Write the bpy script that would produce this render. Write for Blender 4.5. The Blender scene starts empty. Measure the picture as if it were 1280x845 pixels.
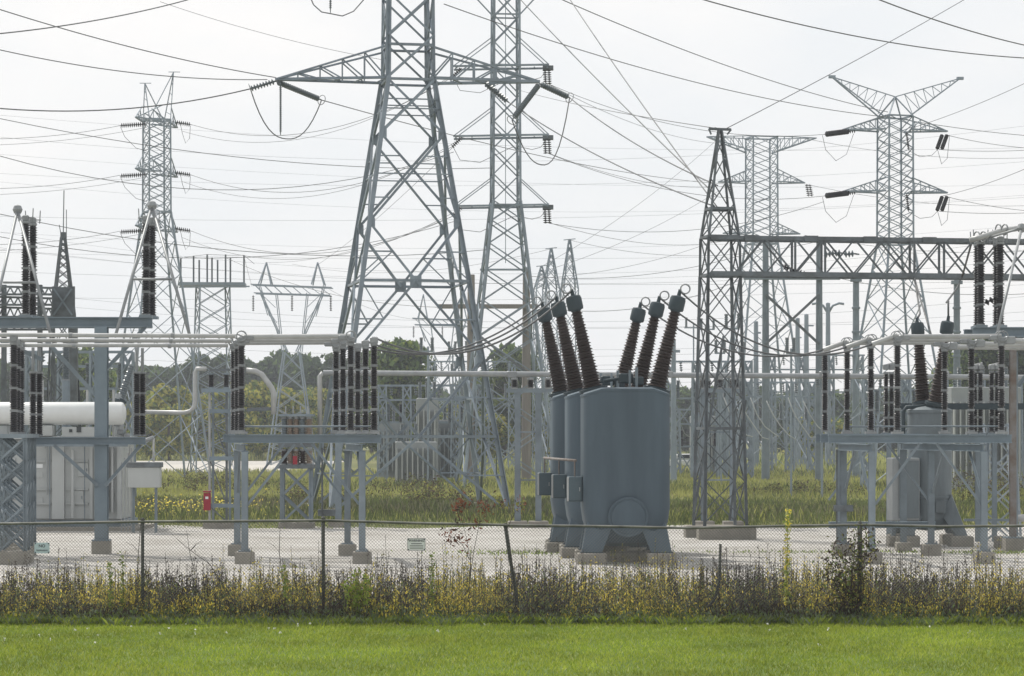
import bpy, math, random
import numpy as np
from mathutils import Vector, Matrix
R = math.radians
random.seed(7)
rng = np.random.default_rng(11)
C = bpy.context.scene.collection
scene = bpy.context.scene

HAZE = 0.00034
# ------------------------------------------------------------------ camera, sky, sun, exposure
FOC, EYE, HOR = 3200.0, 3.9, 540.0            # focal length in pixels of a 1280 px wide frame, eye height, horizon row
cam_data = bpy.data.cameras.new('camera')
cam = bpy.data.objects.new('camera', cam_data); C.objects.link(cam)
cam.location = (0, 0, EYE); cam.rotation_euler = (R(90), 0, 0)
cam_data.sensor_width = 36; cam_data.lens = 36 * FOC / 1280
cam_data.shift_y = (HOR - 422.5) / 1280
cam_data.clip_start = 1; cam_data.clip_end = 6000
scene.camera = cam
SUN_DIR = Vector((-0.5, 0.62, 1.05)).normalized()
world = bpy.data.worlds.new('World'); scene.world = world; world.use_nodes = True
nt = world.node_tree; nt.nodes.clear()
def wn(t, **k):
    n = nt.nodes.new(t)
    for a, v in k.items(): setattr(n, a, v)
    return n
sky = wn('ShaderNodeTexSky', sky_type='NISHITA', sun_disc=False)
sky.sun_elevation = math.asin(SUN_DIR.z); sky.sun_rotation = math.atan2(SUN_DIR.x, SUN_DIR.y)
sky.dust_density = 3.0; sky.air_density = 1.2
tc = wn('ShaderNodeTexCoord'); mp = wn('ShaderNodeMapping'); mp.inputs['Scale'].default_value = (1.0, 1.0, 2.2)
nz = wn('ShaderNodeTexNoise'); nz.inputs['Scale'].default_value = 5.5; nz.inputs['Detail'].default_value = 5; nz.inputs['Roughness'].default_value = 0.55
rp = wn('ShaderNodeValToRGB'); rp.color_ramp.elements[0].position = 0.35; rp.color_ramp.elements[1].position = 0.72
rp.color_ramp.elements[0].color = (9.25, 9.45, 9.65, 1); rp.color_ramp.elements[1].color = (10.8, 10.5, 10.25, 1)
mx = wn('ShaderNodeMix', data_type='RGBA'); mx.inputs['Factor'].default_value = 0.93
bg = wn('ShaderNodeBackground'); bg.inputs['Strength'].default_value = 0.1
ow = wn('ShaderNodeOutputWorld')
nt.links.new(tc.outputs['Generated'], mp.inputs['Vector']); nt.links.new(mp.outputs['Vector'], nz.inputs['Vector'])
nt.links.new(nz.outputs['Fac'], rp.inputs['Fac'])
nt.links.new(sky.outputs['Color'], mx.inputs['A']); nt.links.new(rp.outputs['Color'], mx.inputs['B'])
nt.links.new(mx.outputs['Result'], bg.inputs['Color']); nt.links.new(bg.outputs['Background'], ow.inputs['Surface'])
sl = bpy.data.lights.new('sun', 'SUN'); sl.energy = 4.0; sl.angle = R(1.2); sl.color = (1.0, 0.95, 0.87)
so = bpy.data.objects.new('sun', sl); C.objects.link(so); so.location = (0, 60, 60)
so.rotation_euler = SUN_DIR.to_track_quat('Z', 'Y').to_euler()
scene.view_settings.view_transform = 'Standard'; scene.view_settings.look = 'None'
scene.view_settings.exposure = 0.0; scene.view_settings.gamma = 1.0
scene.cycles.volume_bounces = 0; scene.cycles.max_bounces = 6; scene.cycles.transparent_max_bounces = 8
scene.cycles.use_denoising = True

# ------------------------------------------------------------------ helpers
def W(px, py, d):                      # a sight line of the photograph at distance d -> a point of the place
    return Vector(((px - 640) / FOC * d, d, EYE + (HOR - py) / FOC * d))
def X(px, d): return (px - 640) / FOC * d
def Zh(py, d): return EYE + (HOR - py) / FOC * d
V3 = lambda *a: Vector(a)

def mat(name, col, rough=0.6, metal=0.0, var=0.12, scale=3.0, bump=0.0, stain=None, trans=0.0, spec=0.4, stretch=(1, 1, 1), detail=5):
    m = bpy.data.materials.new(name); m.use_nodes = True
    t = m.node_tree; b = t.nodes['Principled BSDF']
    b.inputs['Roughness'].default_value = rough; b.inputs['Metallic'].default_value = metal
    b.inputs['Specular IOR Level'].default_value = spec
    g = t.nodes.new('ShaderNodeNewGeometry'); mpn = t.nodes.new('ShaderNodeMapping'); mpn.inputs['Scale'].default_value = stretch
    t.links.new(g.outputs['Position'], mpn.inputs['Vector'])
    n = t.nodes.new('ShaderNodeTexNoise'); n.inputs['Scale'].default_value = scale; n.inputs['Detail'].default_value = detail
    n.inputs['Roughness'].default_value = 0.65
    t.links.new(mpn.outputs['Vector'], n.inputs['Vector'])
    r = t.nodes.new('ShaderNodeValToRGB'); r.color_ramp.elements[0].position = 0.3; r.color_ramp.elements[1].position = 0.7
    c0 = [max(0, c * (1 - var)) for c in col]; c1 = [c * (1 + var) for c in col]
    if stain: c0 = stain
    r.color_ramp.elements[0].color = (*c0, 1); r.color_ramp.elements[1].color = (*c1, 1)
    t.links.new(n.outputs['Fac'], r.inputs['Fac'])
    o = t.nodes.new('ShaderNodeObjectInfo'); mr = t.nodes.new('ShaderNodeMapRange')
    mr.inputs['To Min'].default_value = 1 - var * .6; mr.inputs['To Max'].default_value = 1 + var * .6
    t.links.new(o.outputs['Random'], mr.inputs['Value'])
    mm = t.nodes.new('ShaderNodeVectorMath'); mm.operation = 'SCALE'
    t.links.new(r.outputs['Color'], mm.inputs[0]); t.links.new(mr.outputs['Result'], mm.inputs['Scale'])
    t.links.new(mm.outputs['Vector'], b.inputs['Base Color'])
    if bump:
        bn = t.nodes.new('ShaderNodeBump'); bn.inputs['Strength'].default_value = bump; bn.inputs['Distance'].default_value = 0.05
        t.links.new(n.outputs['Fac'], bn.inputs['Height']); t.links.new(bn.outputs['Normal'], b.inputs['Normal'])
    if trans:
        ts = t.nodes.new('ShaderNodeBsdfTranslucent'); ms = t.nodes.new('ShaderNodeMixShader'); ms.inputs['Fac'].default_value = trans
        t.links.new(mm.outputs['Vector'], ts.inputs['Color']); out = t.nodes['Material Output']
        t.links.new(b.outputs['BSDF'], ms.inputs[1]); t.links.new(ts.outputs['BSDF'], ms.inputs[2]); t.links.new(ms.outputs['Shader'], out.inputs['Surface'])
    return m
M = {}
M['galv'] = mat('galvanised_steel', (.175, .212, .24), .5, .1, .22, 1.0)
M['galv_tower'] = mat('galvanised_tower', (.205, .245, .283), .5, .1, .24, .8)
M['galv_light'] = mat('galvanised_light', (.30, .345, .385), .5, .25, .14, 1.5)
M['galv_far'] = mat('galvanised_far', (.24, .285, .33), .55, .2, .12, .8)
M['weathered'] = mat('weathered_steel', (.125, .146, .162), .65, .1, .2, 2.0, stain=(.078, .085, .088))
M['rusty'] = mat('rusty_steel', (.17, .17, .17), .75, 0, .2, 2.0, stain=(.12, .088, .068))
M['beam_paint'] = mat('beam_paint', (.17, .215, .25), .5, .1, .12, 1.6)
M['tank_paint'] = mat('tank_paint', (.086, .115, .14), .55, 0, .15, 1.3, stretch=(1, 1, .12), spec=.15)
M['tank_faded'] = mat('tank_paint_faded', (.125, .15, .165), .55, 0, .22, 1.6, stretch=(1, 1, .25))
M['box_paint'] = mat('box_paint', (.045, .062, .072), .55, 0, .1, 2, spec=.2)
M['cabinet_paint'] = mat('cabinet_paint', (.078, .108, .125), .5, 0, .12, 2, spec=.2)
M['manhole_paint'] = mat('manhole_paint', (.098, .118, .125), .6, 0, .2, 2.5, spec=.15)
M['pale_paint'] = mat('pale_paint', (.38, .40, .40), .45, 0, .06, 1.5, stretch=(1, 1, .4))
M['pale_paint_dull'] = mat('pale_paint_dull', (.27, .29, .30), .5, 0, .08, 1.5)
M['white_paint'] = mat('white_paint', (.60, .62, .62), .4, 0, .05, 2)
M['alu'] = mat('aluminium_tube', (.36, .37, .37), .45, .3, .14, 2)
M['alu_dull'] = mat('aluminium_dull', (.25, .265, .275), .5, .3, .15, 3)
M['porcelain'] = mat('dark_porcelain', (.023, .022, .024), .3, 0, .3, 4, spec=.45)
M['porcelain_brown'] = mat('brown_porcelain', (.036, .026, .023), .42, 0, .2, 4, spec=.3)
M['porcelain_tan'] = mat('tan_porcelain', (.20, .155, .12), .3, 0, .15, 4, spec=.5)
M['porcelain_grey'] = mat('grey_porcelain', (.12, .145, .16), .3, 0, .1, 4, spec=.5)
M['concrete'] = mat('concrete', (.25, .235, .205), .9, 0, .16, 2.5, .3)
M['wire'] = mat('conductor_wire', (.09, .095, .10), .5, .2, .05, 1)
M['cable'] = mat('jumper_cable', (.10, .105, .11), .5, .2, .05, 1)
M['red'] = mat('red_paint', (.26, .018, .032), .45, 0, .08, 3)
M['sign_white'] = mat('sign_white', (.70, .72, .73), .5, 0, .06, 8)
M['sign_blue'] = mat('sign_blue', (.46, .56, .62), .5, 0, .08, 8)
M['ink'] = mat('sign_ink', (.04, .045, .06), .6, 0, .05, 4)
M['fence'] = mat('fence_steel', (.07, .075, .065), .7, .1, .2, 3, stain=(.045, .045, .04))
M['fence_rail'] = mat('fence_rail', (.20, .20, .18), .6, .2, .3, 2, stain=(.08, .085, .075))
M['mesh'] = mat('fence_mesh', (.13, .135, .135), .6, .2, .1, 2)
M['wood_pole'] = mat('wood_pole', (.20, .185, .17), .85, 0, .15, 2, stretch=(3, 3, .3))
M['bark'] = mat('bark', (.09, .075, .06), .9, 0, .2, 2)
M['stalk'] = mat('dry_stalk', (.055, .045, .035), .85, 0, .3, 2)
M['weed_dark'] = mat('dry_weed', (.075, .058, .046), .85, 0, .4, 1.5, trans=.3)
M['weed_olive'] = mat('olive_weed', (.27, .27, .08), .8, 0, .3, 1.5, trans=.55)
M['weed_yellow'] = mat('yellow_weed', (.80, .66, .12), .8, 0, .3, 1.5, trans=.55)
M['weed_green'] = mat('green_weed', (.18, .25, .08), .8, 0, .3, 1.5, trans=.5)
M['weed_grey'] = mat('grey_green_weed', (.19, .23, .15), .8, 0, .25, 1.5, trans=.3)
M['lime_leaf'] = mat('lime_leaf', (.22, .30, .05), .7, 0, .2, 2, trans=.4)
M['red_leaf'] = mat('red_leaf', (.19, .065, .035), .75, 0, .3, 4, trans=.3)
M['grass_a'] = mat('grass_fresh', (.20, .268, .026), .7, 0, .42, .3, trans=.4)
M['grass_b'] = mat('grass_bright', (.31, .365, .05), .7, 0, .38, .3, trans=.4)
M['grass_c'] = mat('grass_straw', (.42, .44, .18), .8, 0, .25, .5, trans=.3)
M['meadow_a'] = mat('meadow_green', (.135, .17, .06), .85, 0, .3, .1, trans=.3)
M['meadow_b'] = mat('meadow_yellow', (.36, .37, .12), .85, 0, .3, .1, trans=.3)
M['meadow_c'] = mat('meadow_dark', (.10, .11, .06), .85, 0, .3, .1, trans=.2)
M['meadow_d'] = mat('meadow_straw', (.22, .21, .13), .85, 0, .3, .1, trans=.3)
M['leaf_a'] = mat('leaf_green', (.10, .15, .05), .8, 0, .3, .5, trans=.45)
M['leaf_b'] = mat('leaf_light', (.20, .25, .06), .8, 0, .3, .5, trans=.45)
M['leaf_dark'] = mat('leaf_dark', (.055, .085, .045), .8, 0, .3, .5, trans=.4)
M['leaf_yellow'] = mat('leaf_yellow', (.36, .34, .07), .8, 0, .3, .5, trans=.35)
M['leaf_brown'] = mat('leaf_brown', (.085, .058, .045), .85, 0, .35, .8, trans=.2)
M['petal'] = mat('white_petal', (.75, .75, .7), .7, 0, .05, 4)
M['glass'] = mat('dark_glass', (.02, .025, .03), .12, 0, .05, 4, spec=.6)

def reg(o, parent=None):
    C.objects.link(o)
    if parent is not None: o.parent = parent
    return o
def meta(o, label=None, cat=None, group=None, kind=None):
    if label: o['label'] = label
    if cat: o['category'] = cat
    if group: o['group'] = group
    if kind: o['kind'] = kind
    return o
def thing(name, loc, label, cat, group=None):
    o = bpy.data.objects.new(name, None); o.location = loc; o.empty_display_size = .2
    C.objects.link(o)
    return meta(o, label, cat, group)
def rootloc(o):                                        # world offset of a thing (roots carry a translation only)
    while o.parent is not None: o = o.parent
    return Vector(o.location)
def newmesh(name, vs, fs, mats, smooth=False, mi=None):
    me = bpy.data.meshes.new(name); me.from_pydata([tuple(v) for v in vs], [], fs)
    for m in (mats if isinstance(mats, (list, tuple)) else [mats]): me.materials.append(M[m])
    if smooth: me.polygons.foreach_set('use_smooth', [True] * len(me.polygons))
    if mi is not None: me.polygons.foreach_set('material_index', mi)
    me.update(); return me
def put(name, vs, fs, m, parent=None, smooth=False):   # a mesh given in world coordinates
    if parent is not None:
        l = rootloc(parent); vs = [Vector(v) - l for v in vs]
    return reg(bpy.data.objects.new(name, newmesh(name, vs, fs, m, smooth)), parent)
_cache = {}
def unit_bar(kind, m):
    k = (kind, m)
    if k in _cache: return _cache[k]
    if kind == 'L':
        t = .16; pr = [(0, 0), (1, 0), (1, t), (t, t), (t, 1), (0, 1)]; pr = [(x - .35, y - .35) for x, y in pr]
    elif kind == 'I':
        a, b = .5, .09
        pr = [(-a, -.5), (a, -.5), (a, -.5 + .12), (b, -.38), (b, .38), (a, .38), (a, .5), (-a, .5), (-a, .38), (-b, .38), (-b, -.38), (-a, -.38)]
    elif kind == 'O':
        pr = [(.5 * math.cos(i * math.tau / 12), .5 * math.sin(i * math.tau / 12)) for i in range(12)]
    else:
        pr = [(-.5, -.5), (.5, -.5), (.5, .5), (-.5, .5)]
    n = len(pr)
    vs = [(x, y, 0) for x, y in pr] + [(x, y, 1) for x, y in pr]
    fs = [(i, (i + 1) % n, n + (i + 1) % n, n + i) for i in range(n)] + [tuple(range(n - 1, -1, -1)), tuple(range(n, 2 * n))]
    me = newmesh('bar_' + kind, vs, fs, m)
    if kind == 'O': me.polygons.foreach_set('use_smooth', [True] * n + [False, False])
    _cache[k] = me; return me
def bar(name, a, b, w, m, parent, h=None, kind='B', up=(0, 0, 1), roll=0):
    a, b = Vector(a), Vector(b); d = b - a; L = d.length
    z = d / L; u = Vector(up)
    if abs(z.dot(u)) > .99: u = Vector((0, 1, 0))
    x = u.cross(z).normalized(); y = z.cross(x)
    if roll:
        q = Matrix.Rotation(roll, 3, z); x = q @ x; y = q @ y
    h = h or w
    l = rootloc(parent) if parent is not None else Vector((0, 0, 0))
    mt = Matrix(((x.x * w, y.x * h, z.x * L, a.x - l.x), (x.y * w, y.y * h, z.y * L, a.y - l.y), (x.z * w, y.z * h, z.z * L, a.z - l.z), (0, 0, 0, 1)))
    o = bpy.data.objects.new(name, unit_bar(kind, m)); reg(o, parent); o.matrix_basis = mt
    return o
def tube_vf(pts, r, n=8, caps=True):
    pts = [Vector(p) for p in pts]; vs = []; fs = []
    N = len(pts); rs = r if isinstance(r, (list, tuple)) else [r] * N
    ref = None
    for i, p in enumerate(pts):
        t = (pts[min(i + 1, N - 1)] - pts[max(i - 1, 0)]).normalized()
        if ref is None:
            ref = Vector((0, 0, 1)) if abs(t.z) < .9 else Vector((0, 1, 0))
        x = ref.cross(t).normalized(); y = t.cross(x); ref = y
        for k in range(n):
            a = math.tau * k / n
            vs.append(p + (x * math.cos(a) + y * math.sin(a)) * rs[i])
    for i in range(N - 1):
        for k in range(n):
            fs.append((i * n + k, i * n + (k + 1) % n, (i + 1) * n + (k + 1) % n, (i + 1) * n + k))
    if caps: fs += [tuple(range(n - 1, -1, -1)), tuple(range((N - 1) * n, N * n))]
    return vs, fs
def tube(name, pts, r, m, parent=None, n=8): 
    vs, fs = tube_vf(pts, r, n); return put(name, vs, fs, m, parent, smooth=True)
def lathe_vf(prof, n=16):
    vs = []; fs = []
    for r, z in prof:
        for k in range(n):
            a = math.tau * k / n; vs.append((r * math.cos(a), r * math.sin(a), z))
    for i in range(len(prof) - 1):
        for k in range(n):
            fs.append((i * n + k, i * n + (k + 1) % n, (i + 1) * n + (k + 1) % n, (i + 1) * n + k))
    if prof[0][0] > 1e-4: fs.append(tuple(range(n - 1, -1, -1)))
    if prof[-1][0] > 1e-4: fs.append(tuple(range((len(prof) - 1) * n, len(prof) * n)))
    return vs, fs
def lathe_mesh(key, prof, m, n=16, smooth=True):
    if key in _cache: return _cache[key]
    vs, fs = lathe_vf([(max(r, .0005), z) for r, z in prof], n)
    _cache[key] = newmesh(key if isinstance(key, str) else key[0], vs, fs, m, smooth)
    if smooth: _cache[key].set_sharp_from_angle(angle=R(32))
    return _cache[key]
def axis_matrix(base, axis):
    z = Vector(axis).normalized(); u = Vector((0, 1, 0)) if abs(z.y) < .9 else Vector((1, 0, 0))
    x = u.cross(z).normalized(); y = z.cross(x)
    return Matrix(((x.x, y.x, z.x, base[0]), (x.y, y.y, z.y, base[1]), (x.z, y.z, z.z, base[2]), (0, 0, 0, 1)))
def place(name, me, base, axis, parent, local=False):
    o = bpy.data.objects.new(name, me); reg(o, parent)
    b = Vector(base)
    if parent is not None and not local: b = b - rootloc(parent)
    o.matrix_basis = axis_matrix(b, axis); return o
def box(name, c, s, m, parent=None, rz=0.0, bev=0.0):
    cx, cy, cz = c; a, b, h = s[0] / 2, s[1] / 2, s[2] / 2
    co, si = math.cos(rz), math.sin(rz)
    if bev:
        e = bev; pr = [(-a + e, -b), (a - e, -b), (a, -b + e), (a, b - e), (a - e, b), (-a + e, b), (-a, b - e), (-a, -b + e)]
        i_ = [(x * (1 - e / a), y * (1 - e / b)) for x, y in pr]
        rings = [(i_, -h), (pr, -h + e), (pr, h - e), (i_, h)]
        vs = [(cx + x * co - y * si, cy + x * si + y * co, cz + z) for ring, z in rings for x, y in ring]
        fs = [(r * 8 + k, r * 8 + (k + 1) % 8, r * 8 + 8 + (k + 1) % 8, r * 8 + 8 + k) for r in range(3) for k in range(8)]
        fs += [tuple(range(7, -1, -1)), tuple(range(24, 32))]
    else:
        pr = [(-a, -b), (a, -b), (a, b), (-a, b)]
        vs = [(cx + x * co - y * si, cy + x * si + y * co, cz + z) for z in (-h, h) for x, y in pr]
        fs = [(0, 1, 5, 4), (1, 2, 6, 5), (2, 3, 7, 6), (3, 0, 4, 7), (3, 2, 1, 0), (4, 5, 6, 7)]
    return put(name, vs, fs, m, parent)
def hexa(name, p, m, parent):                           # p: four lower then four upper corners
    return put(name, p, [(0, 1, 5, 4), (1, 2, 6, 5), (2, 3, 7, 6), (3, 0, 4, 7), (3, 2, 1, 0), (4, 5, 6, 7)], m, parent)
def ring(name, c, rad, r, m, parent, axis=(0, 1, 0), n=18):
    q = axis_matrix((0, 0, 0), axis).to_3x3(); pts = [Vector(c) + q @ Vector((rad * math.cos(i * math.tau / n), rad * math.sin(i * math.tau / n), 0)) for i in range(n + 1)]
    return tube(name, pts, r, m, parent, 6)
def sag(a, b, s, n=20):
    a, b = Vector(a), Vector(b)
    return [a.lerp(b, i / n) - Vector((0, 0, 4 * s * (i / n) * (1 - i / n))) for i in range(n + 1)]

# porcelain columns: one lathed body of sheds, metal fittings as sub-parts
def shed_profile(L, rc, rs, pitch, gaps=(), gap=.09, taper=1.0):
    pr = [(rc, 0)]; z = .03
    while z + pitch < L - .02:
        f = 1 + (taper - 1) * z / L
        if not any(abs(z + pitch / 2 - g) < gap / 2 + pitch / 2 for g in gaps):
            pr += [(rc * f, z), (rs * f, z + pitch * .22), (rs * f * .985, z + pitch * .36), (rc * f * 1.02, z + pitch * .8)]
        else: pr += [(rc * f, z), (rc * f, z + pitch * .9)]
        z += pitch
    pr += [(rc * taper, L)]
    return pr
def column(parent, base, L, r=.115, units=4, m='porcelain', axis=(0, 0, 1), pitch=.066, fit='alu_dull'):
    gaps = tuple(round(L * i / units, 3) for i in range(1, units))
    me = lathe_mesh(('insulator', round(L, 2), r, units, m, pitch), shed_profile(L, r * .66, r, pitch, gaps), m, 10)
    o = place('insulator', me, base, axis, parent)
    ce = lathe_mesh(('end_fitting', r, fit), [(r * .75, -.012), (r * .95, -.01), (r * .95, .05), (r * .72, .08)], fit, 10)
    me2 = lathe_mesh(('collar', r, fit), [(r * .7, -.036), (r * 1.0, -.03), (r * 1.0, -.012), (r * .85, -.005), (r * .85, .005), (r * 1.0, .012), (r * 1.0, .03), (r * .7, .036)], fit, 10)
    place('end_fitting', ce, (0, 0, 0), (0, 0, 1), o, True)
    for g in gaps: place('collar', me2, (0, 0, g), (0, 0, 1), o, True)
    t = place('end_fitting', ce, (0, 0, L), (0, 0, -1), o, True)
    return o
def string(parent, a, b, r=.13, m='porcelain_grey', pitch=.15, name='insulator_string'):
    a, b = Vector(a), Vector(b); L = (b - a).length
    pr = [(.02, 0)]; z = L * .06
    while z < L * .92:
        pr += [(.03, z), (r, z + pitch * .35), (r * .95, z + pitch * .5), (.03, z + pitch * .8)]; z += pitch
    pr += [(.02, L)]
    return place(name, lathe_mesh((name, round(L, 2), r, m, pitch), pr, m, 9), a, b - a, parent)

# ------------------------------------------------------------------ the setting: ground sheets
def sheet(name, pts, z, m, label, cat=None):
    o = put(name, [(x, y, z) for x, y in pts], [tuple(range(len(pts)))], m)
    meta(o, label, None, None, 'structure'); return o
def ground_mat(name, stops, scale, rough=.95, bump=.5, fine=9.0, dist=.05):
    m = bpy.data.materials.new(name); m.use_nodes = True; t = m.node_tree; b = t.nodes['Principled BSDF']
    b.inputs['Roughness'].default_value = rough; b.inputs['Specular IOR Level'].default_value = .2
    g = t.nodes.new('ShaderNodeNewGeometry')
    n1 = t.nodes.new('ShaderNodeTexNoise'); n1.inputs['Scale'].default_value = scale; n1.inputs['Detail'].default_value = 6; n1.inputs['Roughness'].default_value = .7
    n2 = t.nodes.new('ShaderNodeTexNoise'); n2.inputs['Scale'].default_value = fine; n2.inputs['Detail'].default_value = 4; n2.inputs['Roughness'].default_value = .8
    for n in (n1, n2): t.links.new(g.outputs['Position'], n.inputs['Vector'])
    ad = t.nodes.new('ShaderNodeMath'); ad.operation = 'MULTIPLY_ADD'; ad.inputs[1].default_value = .45
    t.links.new(n2.outputs['Fac'], ad.inputs[0]); t.links.new(n1.outputs['Fac'], ad.inputs[2])
    r = t.nodes.new('ShaderNodeValToRGB'); el = r.color_ramp.elements
    while len(el) < len(stops): el.new(.5)
    for e, (p, c) in zip(el, stops): e.position = p; e.color = (*c, 1)
    t.links.new(ad.outputs['Value'], r.inputs['Fac']); t.links.new(r.outputs['Color'], b.inputs['Base Color'])
    bn = t.nodes.new('ShaderNodeBump'); bn.inputs['Strength'].default_value = bump; bn.inputs['Distance'].default_value = dist
    t.links.new(n2.outputs['Fac'], bn.inputs['Height']); t.links.new(bn.outputs['Normal'], b.inputs['Normal'])
    M[name] = m
ground_mat('soil_meadow', [(.45, (.075, .09, .035)), (.7, (.13, .14, .05)), (.95, (.19, .17, .07))], .05)
ground_mat('lawn_soil', [(.45, (.06, .10, .02)), (.9, (.12, .17, .03))], .4)
ground_mat('gravel', [(.40, (.19, .18, .15)), (.56, (.34, .325, .295)), (.76, (.46, .445, .42)), (.98, (.57, .56, .54))], .3, fine=5.0, bump=1.0, dist=.08)
ground_mat('pale_road', [(.45, (.40, .38, .35)), (.9, (.52, .50, .46))], .1)
ground_mat('verge', [(.45, (.055, .07, .03)), (.9, (.11, .11, .05))], .5)
sheet('ground', [(-700, -200), (700, -200), (700, 900), (-700, 900)], -.012, 'soil_meadow', 'rough meadow ground running back to the tree line')
sheet('lawn', [(-120, -40), (120, -40), (120, 51.4), (-120, 51.4)], -.004, 'lawn_soil', 'mown green lawn in front of the chain link fence')
sheet('verge_ground', [(-120, 51.4), (120, 51.4), (120, 53.9), (-120, 53.9)], -.004, 'verge', 'unmown strip of soil along the fence line')
ed = []
for i in range(121): ed.append((-120 + 2 * i, 53.9))
for i in range(120, -1, -1): ed.append((-120 + 2 * i, 105.5 + 1.6 * math.sin(i * 1.7) + 1.1 * math.sin(i * .53)))
sheet('gravel_yard', ed, .002, 'gravel', 'pale crushed gravel yard of the substation')
sheet('service_road', [(-140, 248), (-27, 248), (-23, 254), (-24, 300), (-28, 306), (-140, 306)], .0, 'pale_road', 'pale service road behind the substation yard')
sheet('road_shoulder', [(-140, 306.2), (-22, 306.2), (-22, 345), (-140, 345)], -.004, 'gravel', 'tan gravel shoulder beyond the pale service road')

TU = Vector((.9995, .03, 0)); TV = Vector((-.15, .989, 0))
def frame_at(px, d):
    o = Vector((X(px, d), d, 0))
    return lambda u, v, z: o + TU * u + TV * v + Vector((0, 0, z))
def footing(parent, p, w, h, m='concrete', z0=-.05):
    return box('footing', (p.x, p.y, (h + z0) / 2), (w, w, h - z0), m, parent, rz=.03, bev=.025)

# ------------------------------------------------------------------ three tank oil circuit breaker
def bushing(parent, base, axis, L, r0, r1, m='porcelain_brown', cap=True):
    axis = Vector(axis).normalized()
    pr = [(r0 * .7, 0)]; z = .05; i = 0
    while z < L - .06:
        f = r0 + (r1 - r0) * z / L; p = .092
        rr = f if i % 2 == 0 else f * .9
        pr += [(f * .72, z), (rr, z + p * .2), (rr * .985, z + p * .32), (f * .73, z + p * .75)]; z += p; i += 1
    pr += [(r1 * .7, L)]
    b = place('bushing', lathe_mesh(('bushing', L, r0, r1, m), pr, m, 20), base, axis, parent)
    place('turret', lathe_mesh(('turret', r0), [(r0 * 1.12, -.55), (r0 * 1.12, -.07), (r0 * 1.28, -.065), (r0 * 1.28, .02), (r0 * .9, .03), (r0 * .85, .07)], 'box_paint', 20), (0, 0, 0), (0, 0, 1), b, True)
    if cap:
        place('cap', lathe_mesh(('cap', r1), [(r1 * .8, 0), (r1 * .9, .03), (r1 * 1.28, .05), (r1 * 1.36, .1), (r1 * 1.36, .38), (r1 * 1.2, .46), (r1 * .5, .49), (r1 * .35, .5), (r1 * .3, .66)], 'box_paint', 16), (0, 0, L), (0, 0, 1), b, True)
    return b
def breaker_leg(parent, c, sx, sy, r):
    # a folded plate leg: wide where it meets the tank, narrowing to the pier
    cx, cy = c.x, c.y
    f = lambda x, y, z: Vector((cx + sx * x, cy + sy * y, z))
    lo = [f(r * .56, r * .62, .36), f(r * 1.03, r * .62, .36), f(r * 1.03, r * .95, .36), f(r * .56, r * .95, .36)]
    hi = [f(r * .30, r * .30, 1.18), f(r * .86, r * .30, 1.75), f(r * .80, r * .60, 1.75), f(r * .30, r * .86, 1.18)]
    if sx * sy < 0: lo = lo[::-1]; hi = hi[::-1]
    o = hexa('leg', lo + hi, 'tank_paint', parent)
    bp = f(r * .8, r * .78, .34); box('base_plate', (bp.x, bp.y, .345), (r * .52, r * .36, .03), 'box_paint', parent)
    return o
def tank_box(r, top, key, m):
    """rounded-box tank: flat faces, round upright corners, pitched lid, tapering foot"""
    if key in _cache: return _cache[key]
    plan = []
    hx, hy, cr = r, r * .94, r * .42
    for q in range(4):
        sx, sy = ((1, 1), (-1, 1), (-1, -1), (1, -1))[q]
        for k in range(7):
            a = math.pi / 2 * (q + k / 6); plan.append((sx * (hx - cr) + cr * math.cos(a), sy * (hy - cr) + cr * math.sin(a)))
    n = len(plan); vs = []; fs = []
    rings = [(.42, .42, .50, 0), (.70, .70, .62, 0), (.87, .87, .9, 0), (.96, .96, 1.25, 0), (1, 1, 1.65, 0), (1, 1, top - .48, .40), (1.012, 1.012, top - .475, .40), (1.012, 1.012, top - .41, .40), (.99, .98, top - .395, .40), (.97, .80, top - .36, .40), (.97, .02, top - .345, .40)]
    for sx, sy, z, pitch in rings:
        for x, y in plan: vs.append((x * sx, y * sy, z + pitch * (1 - min(1, abs(x) / r))))
    for i in range(len(rings) - 1):
        for k in range(n): fs.append((i * n + k, i * n + (k + 1) % n, (i + 1) * n + (k + 1) % n, (i + 1) * n + k))
    fs.append(tuple(range(n - 1, -1, -1)))
    _cache[key] = newmesh(key, vs, fs, m, True); _cache[key].set_sharp_from_angle(angle=R(28)); return _cache[key]
def tank_mesh(r, top, key, m):
    return lathe_mesh(key, [(0, .42), (r * .45, .46), (r * .72, .62), (r * .88, .9), (r * .96, 1.2), (r, 1.6), (r, top - .52), (r * 1.015, top - .515), (r * 1.015, top - .455), (r * 1.012, top - .45), (r * .985, top - .445), (r * .40, top - .10), (r * .36, top - .095), (r * .35, top - .02), (r * .33, top), (0, top + .01)], m, 48)
DB = 76.7; cb0 = Vector((X(781, DB), DB, 0)); cbv = Vector((-.40, 3.72, 0))
brk = thing('circuit_breaker', cb0, 'large blue-grey three tank oil circuit breaker with six slanting brown bushings', 'circuit breaker')
cap_tops = []
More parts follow.
